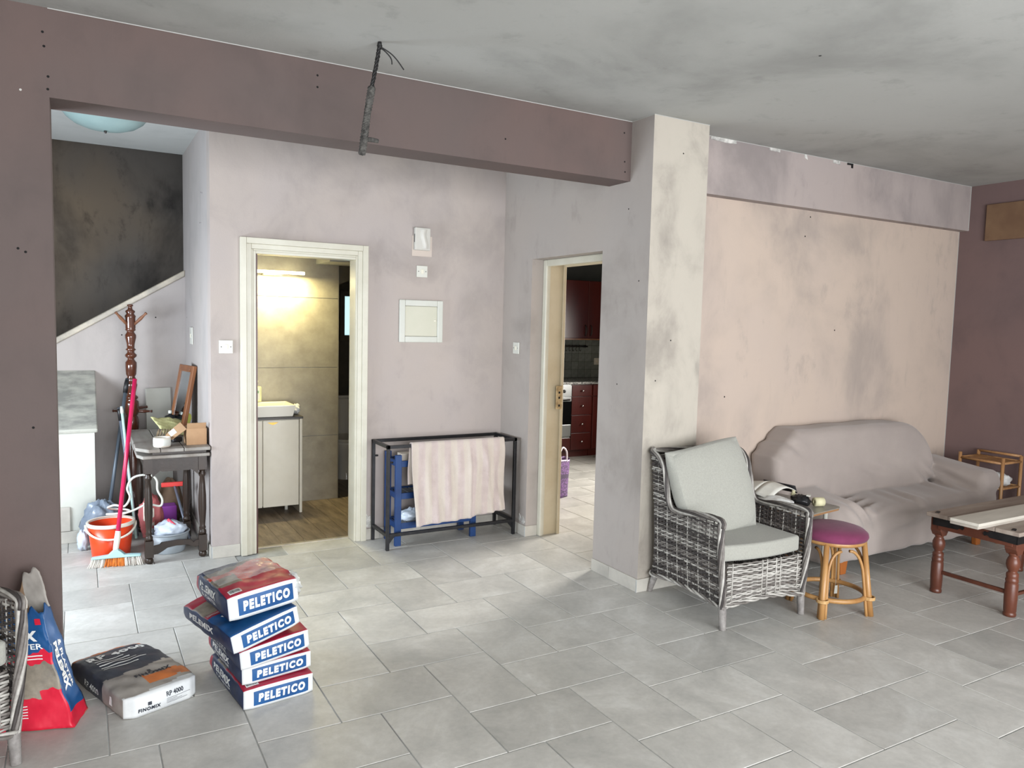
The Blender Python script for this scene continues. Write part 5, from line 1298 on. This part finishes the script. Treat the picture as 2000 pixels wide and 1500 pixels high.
# drill holes and plaster chips are parts of the walls they mark
def hole(wall, p, n, r=.007, m_='black_hole'):
    w0 = bpy.data.objects[wall]; n = Vector(n).normalized()
    R = n.to_track_quat('Z', 'Y').to_matrix().to_4x4(); R.translation = Vector(p); r *= .6
    mb = MB(); mb.lathe([(.0005, .0006), (r*.7, .0008), (r, .0002)], 10, 0, R, cap=False); mb.add([R @ Vector((r*.8*math.cos(a), r*.8*math.sin(a), .0009)) for a in [i*math.pi/5 for i in range(10)]], [tuple(range(10))])
    mb.build('drill_hole', m_, w0, world=True)
for p in ((1.017, 3.737, 2.795), (1.017, 3.737, 2.74), (2.06, 3.737, 2.64), (2.88, 3.737, 2.79), (2.89, 3.737, 2.62), (2.895, 3.737, 2.56)): hole('trim_1', p, (0, -1, 0), .009)
for p in ((-.112, 3.737, 2.766), (-.108, 3.737, 2.71), (-.096, 3.737, 2.591), (-.098, 3.737, 2.54), (-.216, 3.737, 1.883), (-.19, 3.737, 1.87), (-.179, 3.737, 1.138)): hole('wall_left', p, (0, -1, 0), .009)
hole('wall_left', (-.193, 3.737, 2.522), (0, -1, 0), .008, 'chipped_plaster')
for p in ((4.646, 3.79, 2.453), (4.985, 3.79, 1.634), (3.867, 3.79, 1.155), (4.60, 3.79, 2.31)): hole('wall_sofa', p, (0, -1, 0), .010)
for p in ((3.129, 3.53, 1.545), (3.17, 3.53, 2.668), (3.02, 3.53, 1.30)): hole('wall_column', p, (0, -1, 0), .008)
for p in ((2.938, 3.743, 2.343), (2.938, 3.799, 1.26), (2.938, 3.62, 1.9)): hole('wall_column', p, (-1, 0, 0), .008)
for p in ((.526, 6.68, 1.607), (.283, 6.68, 1.464)): hole('wall_stair', p, (0, -1, 0), .009)
for p in ((.744, 6.567, 1.613), (.744, 5.70, 2.48), (.744, 5.65, 2.47), (.744, 5.78, 2.28), (.744, 5.72, 2.275)): hole('wall_hall', p, (-1, 0, 0), .008)
def chip(wall, y, pts, m_='chipped_plaster'):
    w0 = bpy.data.objects[wall]; mb = MB(); mb.prism(pts, .0, .004, MZ(y)); mb.build('plaster_chip', m_, w0, world=True)
for pts in ([(3.56, 2.845), (3.70, 2.838), (3.79, 2.843), (3.785, 2.864), (3.56, 2.864)], [(4.10, 2.845), (4.205, 2.843), (4.205, 2.864), (4.10, 2.864)], [(4.455, 2.84), (4.49, 2.828), (4.475, 2.862), (4.455, 2.862)], [(4.76, 2.842), (4.84, 2.838), (4.835, 2.862), (4.76, 2.862)]): chip('trim_2', 3.714, pts)
chip('trim_2', 3.714, [(4.92, 2.848), (4.965, 2.85), (4.967, 2.83), (4.985, 2.83), (4.985, 2.862), (4.92, 2.862)], 'black_hole')
# flaked plaster above the skirting
for (wall, pts) in (('wall_back', [(1.80, .10), (1.85, .085), (1.88, .12), (1.86, .19), (1.83, .17), (1.81, .21)]), ('wall_back', [(2.66, .095), (2.72, .085), (2.75, .10), (2.70, .13)])): chip(wall, 5.303, pts)
for y_, z_ in ((4.98, .11), (4.93, .10)):
    mb = MB(); mb.prism([(0, 0), (.03, -.01), (.05, .01), (.03, .035), (.01, .05)], 0, .003, Matrix(((0, 0, -1, 2.938), (-1, 0, 0, y_), (0, 1, 0, z_), (0, 0, 0, 1)))); mb.build('plaster_chip', 'chipped_plaster', bpy.data.objects['wall_partition'], world=True)
# ---------------------------------------------------------------- cable hanging from the ceiling
mat('cable_dusty', rgb(92, 90, 86), rgb(50, 48, 46), scale=50, rough=0.9)
mat('wire_black', rgb(24, 23, 23), rough=0.6)
hc = thing('hanging_cable', 'dusty twisted cable stub hanging from the living room ceiling', 'cable', (1.188, 3.339, 2.80))
mb = MB(); mb.tube([(1.188, 3.339, 2.867), (1.186, 3.339, 2.845)], [.008, .012], 8); mb.tube([(1.180, 3.339, 2.845), (1.196, 3.339, 2.842)], .010, 8); mb.build('ceiling_hook', 'wire_black', hc, world=True)
mb = MB(); braid(mb, [(1.186, 3.339, 2.845), (1.172, 3.339, 2.76), (1.152, 3.339, 2.66)], .0055, .0055, 3, .05, mis=(0, 0, 0)); mb.build('upper_cord', 'wire_black', hc, world=True)
mb = MB(); braid(mb, [(1.152, 3.339, 2.66), (1.136, 3.339, 2.56), (1.122, 3.339, 2.46), (1.110, 3.339, 2.365)], .0105, .009, 4, .045, mis=(0, 0, 0, 0)); mb.build('lower_cord', 'cable_dusty', hc, world=True)
mb = MB(); mb.tube([(1.125, 3.339, 2.43), (1.15, 3.339, 2.432), (1.185, 3.339, 2.43)], [.009, .011, .009], 8); mb.build('cord_branch', 'cable_dusty', hc, world=True)
for pts in ([(1.188, 3.339, 2.842), (1.215, 3.335, 2.825), (1.238, 3.33, 2.80), (1.243, 3.33, 2.775)], [(1.19, 3.339, 2.845), (1.235, 3.335, 2.825), (1.265, 3.33, 2.80), (1.298, 3.325, 2.76)]):
    mb = MB(); mb.tube(spline(pts, 5), .0028, 6); mb.build('loose_wire', 'wire_black', hc, world=True)
hole('ceiling', (2.932, 2.387, 2.865), (0, 0, -1), .012)
# ---------------------------------------------------------------- bathroom behind the first doorway
YB = 6.676
wbth = MB().box(.87, 2.012, YB+.012, YB+.11, 0, 2.6).build('wall_bath', 'grout'); struct(wbth, 'bathroom wall of large beige tiles behind the washbasin', 'wall')
for i, (z0, z1) in enumerate(((0, .583), (.586, 1.195), (1.198, 1.808), (1.811, 2.42))):
    for (x0, x1) in ((.872, 1.207), (1.21, 2.01)) if False else ((.872, 2.01),):
        MB().box(x0, x1, YB, YB+.012, z0+.001, z1).build('tile', 'bath_tile', wbth, bevel=.001, world=True)
MB().box(2.008, 2.016, YB-.003, YB+.11, 0, 2.6).build('corner_strip', 'aluminium_trim', wbth, world=True)
S(MB().box(.864, .872, 5.43, YB, 0, 2.6), 'wall_bath_left', 'bath_tile', 'left wall of the bathroom', 'wall')
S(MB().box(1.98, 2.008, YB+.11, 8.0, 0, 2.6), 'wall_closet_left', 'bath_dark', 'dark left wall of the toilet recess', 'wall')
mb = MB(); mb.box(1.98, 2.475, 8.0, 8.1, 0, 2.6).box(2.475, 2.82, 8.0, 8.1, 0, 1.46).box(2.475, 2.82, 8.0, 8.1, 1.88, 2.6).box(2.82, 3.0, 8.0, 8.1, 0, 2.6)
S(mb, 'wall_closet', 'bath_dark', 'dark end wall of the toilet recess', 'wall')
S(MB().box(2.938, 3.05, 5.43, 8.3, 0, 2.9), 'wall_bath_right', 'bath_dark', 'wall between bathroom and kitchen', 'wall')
S(MB().box(.864, 2.95, 5.43, 8.1, 2.45, 2.55), 'ceiling_bath', 'ceiling_white', 'white bathroom ceiling', 'ceiling')
S(MB().box(1.81, 2.938, 6.25, YB, 2.105, 2.45), 'trim_4', 'ceiling_white', 'white boxed soffit in the bathroom', 'soffit')
mb = MB(); mb.prism([(2.0, 1.93), (2.95, 2.35), (2.95, 2.46), (2.0, 2.46)], -8.0, -6.68, MY); S(mb, 'ceiling_slope', 'bath_dark', 'sloping underside of the stair over the toilet recess', 'ceiling')
wn = thing('window_2', 'small frosted window at the end of the toilet recess', 'window', (2.66, 8.02, 1.46)); wn['kind'] = 'structure'
for (x0, x1, z0, z1) in ((2.42, 2.475, 1.40, 1.94), (2.82, 2.88, 1.40, 1.94), (2.475, 2.82, 1.40, 1.46), (2.475, 2.82, 1.88, 1.94)):
    MB().box(x0, x1, 7.975, 8.0, z0, z1).build('window_frame', 'bath_dark', wn, bevel=.004, world=True)
MB().box(2.475, 2.82, 8.03, 8.036, 1.46, 1.88).build('pane', 'frosted_glass', wn, world=True)
flb = MB().box(.864, 2.95, 5.43, 8.0, -.03, -.0035).build('floor_bath', 'grout'); struct(flb, 'bathroom floor of brown wood-look plank tiles', 'floor')
PW = .168; rnd = random.Random(11)
pm = {}
def plank(x0, x1, y0, y1):
    key = (round(x1-x0, 3), round(y1-y0, 3))
    if key not in pm:
        m = MB().box(0, x1-x0, 0, y1-y0, 0, .0065).mesh('plank'); m.materials.append(MATS['plank_tile']); pm[key] = m
    o = bpy.data.objects.new('plank', pm[key]); COL.objects.link(o); o.parent = flb; o.location = (x0-flb.location.x, y0-flb.location.y, -.0064-flb.location.z)
for i in range(12):
    x0 = .905+i*PW
    if x0+PW > 2.94: break
    y = 5.44-(.9*((i*.37) % 1))
    while y < 7.95:
        a, b = max(5.44, y), min(7.98, y+.9)
        if b-a > .05: plank(x0+.001, x0+PW-.001, a+.001, b-.001)
        y += .9
# vanity
mat('vanity_white', rgb(214, 210, 196), rgb(206, 201, 186), scale=4, rough=0.35)
mat('counter_dark', rgb(58, 54, 50), rough=0.4)
mat('ceramic', rgb(226, 224, 216), rough=0.12)
mat('brass', rgb(168, 134, 66), rough=0.35, metal=0.8)
vn = thing('vanity_cabinet', 'cream bathroom vanity cabinet with a dark top and brass pull', 'cabinet', (1.30, 6.48, 0))
MB().box(1.00, 1.573, 6.315, 6.66, .075, .792).build('body', 'vanity_white', vn, bevel=.002, world=True)
MB().box(1.575, 1.597, 6.298, 6.665, 0, .794).build('side_panel', 'vanity_white', vn, bevel=.002, world=True)
dd = MB().box(1.279, 1.569, 6.298, 6.314, .068, .788).build('door', 'vanity_white', vn, bevel=.003, world=True)
mb = MB(); mb.prism([(1.312, .772), (1.40, .772), (1.375, .758), (1.357, .752), (1.338, .758)], -.004, .004, MZ(6.294)); mb.build('pull', 'brass', dd)
MB().box(.985, 1.273, 6.298, 6.314, .068, .788).build('door', 'vanity_white', vn, bevel=.003, world=True)
MB().box(.98, 1.602, 6.285, 6.67, .795, .815).build('worktop', 'counter_dark', vn, bevel=.003, world=True)
mb = MB(); mb.lathe([(.014, 0), (.014, .075)], 12, 0, Matrix.Translation((1.50, 6.45, 0))); mb.build('foot', 'plastic_white', vn, world=True)
mb = MB(); mb.lathe([(.014, 0), (.014, .075)], 12, 0, Matrix.Translation((1.05, 6.45, 0))); mb.build('foot', 'plastic_white', vn, world=True)
ws = thing('wash_basin', 'white rectangular countertop wash basin on the vanity', 'basin', (1.29, 6.45, .8155))
o = MB(); bx0, bx1, by0, by1 = -.25, .25, -.17, .19
outer = [(bx0+.02, by0+.015), (bx1-.02, by0+.015), (bx1-.02, by1-.01), (bx0+.02, by1-.01)]; rimo = [(bx0, by0), (bx1, by0), (bx1, by1), (bx0, by1)]
rimi = [(bx0+.018, by0+.018), (bx1-.018, by0+.018), (bx1-.018, by1-.06), (bx0+.018, by1-.06)]; flo = [(bx0+.06, by0+.05), (bx1-.06, by0+.05), (bx1-.06, by1-.09), (bx0+.06, by1-.09)]
vs = [(x, y, 0) for x, y in outer]+[(x, y, .095) for x, y in rimo]+[(x, y, .097) for x, y in rimi]+[(x, y, .03) for x, y in flo]
fs = [(3, 2, 1, 0)]+[(k*4+i, k*4+(i+1) % 4, (k+1)*4+(i+1) % 4, (k+1)*4+i) for k in range(3) for i in range(4)]+[(12, 13, 14, 15)]
o.add(vs, fs); o.build('bowl', 'ceramic', ws, bevel=.006)
mb = MB(); mb.tube([(-.15, .155, .097), (-.15, .155, .20), (-.15, .14, .215), (-.15, .05, .205)], .012, 10); mb.build('tap', 'chrome_dark', ws)
sb = thing('soap_bottle', 'pump soap bottle standing on the rim of the wash basin', 'soap bottle', (1.288, 6.605, .9135))
mat('soap_clear', rgb(222, 224, 182), rough=0.2)
mat('label_green', rgb(110, 160, 90), rough=0.5)
mb = MB()
for a, b_, z0, z1 in ((.040, .026, 0, .13),): mb.prism(rr_poly(-a, a, -b_/1.0, b_, .02), z0, z1)
mb.build('body', 'soap_clear', sb, bevel=.008)
mb = MB(); mb.lathe([(.013, .13), (.013, .145), (.005, .147), (.005, .165), (.015, .167), (.015, .178), (.004, .18)], 14); mb.tube([(0, 0, .172), (-.03, -.01, .17)], .005, 6); mb.build('pump', 'plastic_white', sb)
mb = MB(); mb.prism(rr_poly(-.02, .02, .02, .10, .01), -.0272, -.0262, Matrix(((1,0,0,0),(0,0,1,0),(0,1,0,0),(0,0,0,1)))); lb_ = mb.build('paper_label', 'plastic_white', sb)
mb = MB(); mb.lathe([(.001, 0), (.014, 0)], 16, 0, Matrix.Translation((0, -.0276, .085)) @ Matrix.Rotation(math.pi/2, 4, 'X'), cap=False); mb.build('green_mark', 'label_green', lb_)
mb = MB(); blob(mb, (1.575, 6.43, .862), (.032, .05, .038), 3, .45, 1.6, n=28, flatz=.8165); tag(mb.build('crumpled_tissue', 'cloth_white'), 'crumpled white tissue on the vanity top beside the basin', 'tissue')
# lamp over the basin: gives off warm light
m = bpy.data.materials.new('lamp_tube'); m.use_nodes = True; b = m.node_tree.nodes['Principled BSDF']
b.inputs['Emission Color'].default_value = (1.0, .88, .48, 1); b.inputs['Emission Strength'].default_value = 9; MATS['lamp_tube'] = m
lb = thing('bar_lamp', 'glowing bar lamp on the bathroom wall above the basin', 'wall lamp', (1.49, 6.64, 2.0))
MB().tube([(1.18, 6.565, 2.012), (1.68, 6.565, 2.012)], .013, 12).build('tube', 'lamp_tube', lb, world=True)
MB().box(1.34, 1.50, 6.57, YB-.0005, 1.985, 1.999).build('bracket', 'aluminium_trim', lb, world=True)
l_ = bpy.data.lights.new('bar_lamp_light', 'AREA'); l_.shape = 'RECTANGLE'; l_.size = .48; l_.size_y = .03; l_.energy = 15; l_.color = (1.0, .86, .42)
lo_ = bpy.data.objects.new('bar_lamp_light', l_); COL.objects.link(lo_); lo_.location = (1.45, 6.545, 1.985); lo_.rotation_euler = (math.radians(2), 0, 0)
# toilet in the dark recess
tl = thing('toilet', 'toilet in the dark recess behind the bathroom wall', 'toilet', (2.35, 7.6, 0))
MB().box(2.17, 2.55, 7.78, 7.98, .40, .80).build('cistern', 'ceramic', tl, bevel=.02, world=True)
MB().box(2.16, 2.56, 7.77, 7.985, .80, .83).build('cistern_lid', 'ceramic', tl, bevel=.008, world=True)
def bowl(u, v):
    a = 2*math.pi*u; r = [(.11, 0), (.10, .08), (.12, .20), (.175, .33), (.185, .39), (.17, .40)]
    k = v*(len(r)-1); i = min(int(k), len(r)-2); f = k-i
    q = r[i][0]*(1-f)+r[i+1][0]*f; z = r[i][1]*(1-f)+r[i+1][1]*f
    return (2.36+q*math.cos(a), 7.56+q*1.25*math.sin(a), z)
mb = MB(); mb.grid(bowl, 30, 15, closeu=True); mb.build('bowl', 'ceramic', tl, world=True)
mb = MB(); mb.prism([(2.36+.185*math.cos(i*math.pi/15), 7.56+.23*math.sin(i*math.pi/15)) for i in range(30)], .40, .425); mb.build('seat_lid', 'ceramic', tl, bevel=.006, world=True)

# ---------------------------------------------------------------- kitchen beyond the second doorway
mat('cherry', rgb(88, 30, 24), rgb(58, 18, 16), scale=3, stretch=(1, 1, 0.25), lo=0.3, hi=0.7, rough=0.3, coat=0.2)
mat('granite', rgb(176, 176, 172), rgb(72, 72, 72), scale=70, lo=0.4, hi=0.6, rough=0.25)
mat('splash_tile', rgb(134, 142, 138), rgb(104, 112, 110), scale=12, lo=0.3, hi=0.7, rough=0.35, rand=0.12)
mat('grout_dark', rgb(64, 70, 70), rough=0.9)
mat('stainless', rgb(176, 178, 178), rough=0.3, metal=0.85)
mat('oven_glass', rgb(10, 10, 12), rough=0.08)
mat('chrome', rgb(210, 210, 210), rough=0.15, metal=1.0)
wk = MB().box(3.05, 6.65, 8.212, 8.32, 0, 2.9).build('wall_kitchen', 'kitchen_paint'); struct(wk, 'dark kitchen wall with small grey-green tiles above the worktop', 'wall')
MB().box(4.5, 6.5, 8.206, 8.212, .938, 1.47).build('grout_bed', 'grout_dark', wk, world=True)
tme = MB().box(.002, .103, -.006, 0, .002, .103).mesh('splash_tile'); tme.materials.append(MATS['splash_tile'])
for i in range(13):
    for j in range(5):
        o = bpy.data.objects.new('tile', tme); COL.objects.link(o); o.parent = wk
        o.location = (5.061+i*.105-wk.location.x, 8.206-wk.location.y, .941+j*.105-wk.location.z)
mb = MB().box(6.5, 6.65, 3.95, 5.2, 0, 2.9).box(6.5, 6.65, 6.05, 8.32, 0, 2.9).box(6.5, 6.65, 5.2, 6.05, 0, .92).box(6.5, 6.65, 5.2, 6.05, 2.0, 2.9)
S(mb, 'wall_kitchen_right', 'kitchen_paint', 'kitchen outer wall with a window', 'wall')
wn3 = thing('window_3', 'white framed kitchen window', 'window', (6.57, 5.62, .92)); wn3['kind'] = 'structure'
for (y0, y1, z0, z1) in ((5.2, 5.25, .92, 2.0), (6.0, 6.05, .92, 2.0), (5.25, 6.0, .92, .97), (5.25, 6.0, 1.95, 2.0)): MB().box(6.55, 6.60, y0, y1, z0, z1).build('window_frame', 'plastic_white', wn3, world=True)
YK = 7.611
du = thing('drawer_unit', 'cherry red kitchen base unit with four drawers', 'cabinet', (5.355, 7.9, 0))
MB().box(5.205, 5.505, YK+.02, 8.2, .09, .905).build('body', 'cherry', du, world=True)
MB().box(5.205, 5.505, YK+.06, YK+.075, 0, .09).build('plinth', 'cherry', du, world=True)
for (z0, z1) in ((.094, .302), (.308, .524), (.53, .752), (.758, .895)):
    d_ = MB().box(5.208, 5.500, YK, YK+.019, z0, z1).build('drawer', 'cherry', du, bevel=.003, world=True)
    mb = MB(); mb.lathe([(.005, 0), (.005, .016), (.012, .02), (.013, .028), (.007, .034)], 12, 0, Matrix.Translation((5.355, YK, (z0+z1)/2)) @ Matrix.Rotation(math.pi/2, 4, 'X')); mb.build('knob', 'chrome', d_)
cu = thing('corner_unit', 'cherry red kitchen base unit right of the drawers', 'cabinet', (5.8, 7.9, 0))
MB().box(5.51, 6.4, YK+.02, 8.2, .09, .905).build('body', 'cherry', cu, world=True)
MB().box(5.51, 6.4, YK+.06, YK+.075, 0, .09).build('plinth', 'cherry', cu, world=True)
for (z0, z1) in ((.094, .752), (.758, .895)): MB().box(5.525, 6.0, YK, YK+.019, z0, z1).build('door', 'cherry', cu, bevel=.003, world=True)
ov = thing('built_in_oven', 'stainless steel built-in oven with a black glass door', 'oven', (4.9, 7.9, .1))
MB().box(4.605, 5.20, YK+.02, 8.18, .25, .905).build('body', 'stainless', ov, world=True)
cp = MB().box(4.605, 5.20, YK-.002, YK+.019, .757, .895).build('control_panel', 'stainless', ov, bevel=.003, world=True)
for x in (5.08, 4.9, 4.72):
    mb = MB(); mb.lathe([(.022, 0), (.020, .02), (.001, .021)], 18, 0, Matrix.Translation((x, YK-.002, .825)) @ Matrix.Rotation(math.pi/2, 4, 'X')); mb.build('knob', 'black_plastic', cp)
MB().box(4.605, 5.20, YK, YK+.019, .70, .752).build('door_top', 'stainless', ov, bevel=.003, world=True)
MB().box(4.605, 5.20, YK, YK+.019, .415, .698).build('glass_door', 'oven_glass', ov, bevel=.003, world=True)
MB().box(4.605, 5.20, YK, YK+.019, .27, .413).build('door_bottom', 'stainless', ov, bevel=.003, world=True)
MB().tube([(4.65, YK-.03, .722), (5.16, YK-.03, .722)], .010, 8).build('handle', 'chrome', ov, world=True)
ou = thing('oven_housing', 'cherry red panel below the oven', 'cabinet', (4.9, 7.9, 0))
MB().box(4.605, 5.20, YK, 8.18, .094, .248).build('panel', 'cherry', ou, bevel=.003, world=True)
MB().box(4.605, 5.20, YK+.06, YK+.075, 0, .09).build('plinth', 'cherry', ou, world=True)
tag(rbox(4.3, 6.45, YK-.025, 8.2, .907, .938, 'granite_worktop', 'granite', bevel=.004), 'speckled granite worktop over the kitchen base units', 'worktop')
uc = thing('wall_cupboard', 'cherry red kitchen wall cupboard with two doors and bow handles', 'cabinet', (5.6, 8.03, 1.462))
MB().box(5.0, 6.19, 7.89, 8.2, 1.462, 2.19).build('body', 'cherry', uc, world=True)
for (x0, x1, hx) in ((5.002, 5.593, 5.553), (5.597, 6.188, 5.637)):
    d_ = MB().box(x0, x1, 7.87, 7.889, 1.466, 2.188).build('door', 'cherry', uc, bevel=.003, world=True)
    mb = MB(); mb.tube([(hx, 7.868, 1.50), (hx, 7.845, 1.52), (hx, 7.838, 1.565), (hx, 7.845, 1.61), (hx, 7.868, 1.63)], .007, 8); mb.build('handle', 'chrome_dark', d_)
MB().box(5.0, 6.19, 7.875, 7.893, 1.445, 1.461).build('light_rail', 'bag_orange' if False else 'frame_wood', uc, world=True)
hr = thing('utensil_rail', 'dark utensil rail with hooks on the kitchen tiles', 'rail', (5.5, 8.19, 1.34))
MB().tube([(5.2, 8.165, 1.358), (5.81, 8.165, 1.352)], .010, 8).build('bar', 'chrome_dark', hr, world=True)
mb = MB(); mb.lathe([(.016, 0), (.016, .035)], 12, 0, Matrix.Translation((5.77, 8.2, 1.353)) @ Matrix.Rotation(math.pi/2, 4, 'X')); mb.build('bracket', 'chrome', hr, world=True)
for k in range(6):
    x = 5.40+k*.055; MB().tube([(x, 8.165, 1.37), (x+.006, 8.153, 1.355), (x, 8.16, 1.325), (x-.004, 8.15, 1.30), (x, 8.135, 1.295), (x, 8.128, 1.31)], .004, 6).build('hook', 'chrome_dark', hr, world=True)
so_ = thing('wall_socket', 'white wall socket on the kitchen tiles', 'socket', (5.985, 8.2, 1.11))
MB().box(-.044, .044, -.012, -.0005, 0, .088).build('plate', 'plastic_white', so_, bevel=.004)
mb = MB(); mb.lathe([(.019, -.0125), (.017, -.010)], 14, 0, Matrix.Translation((0, 0, .044)) @ Matrix.Rotation(math.pi/2, 4, 'X') @ Matrix.Translation((0, 0, .0255))); mb.build('recess', 'plastic_ivory', so_)
# woven tote by the door frame
mat('tote_purple', rgb(112, 78, 130), rgb(56, 36, 68), scale=45, stretch=(1, 1, 1.6), lo=0.42, hi=0.58, rough=0.5)
mat('tote_dark', rgb(58, 40, 70), rough=0.5)
mat('tote_handle', rgb(214, 206, 216), rough=0.5)
tg = thing('woven_tote_bag', 'purple woven tote bag with pale handles on the kitchen floor', 'bag', (3.92, 5.90, 0), math.radians(20))
def tote(u, v):
    a = 2*math.pi*u; k = .85+.22*v+.04*math.sin(3*a+2*v); e = .55
    cx = math.copysign(abs(math.cos(a))**e, math.cos(a)); sy = math.copysign(abs(math.sin(a))**e, math.sin(a))
    return (.115*k*cx, .06*(1-.35*v)*k*sy, .36*v+.012*math.sin(2*a)*v)
mb = MB(); mb.grid(tote, 40, 18, mif=lambda u, v: 1 if (.5 < v < .60) else 0, closeu=True); mb.build('body', ['tote_purple', 'tote_dark'], tg, solid=.003)
for y in (-.035, .035): mb = MB(); mb.tube(spline([(-.06, y, .33), (-.05, y*1.1, .43), (0, y*.9, .475), (.05, y*1.1, .43), (.06, y, .33)], 6), .008, 8); mb.build('handle', 'tote_handle', tg)
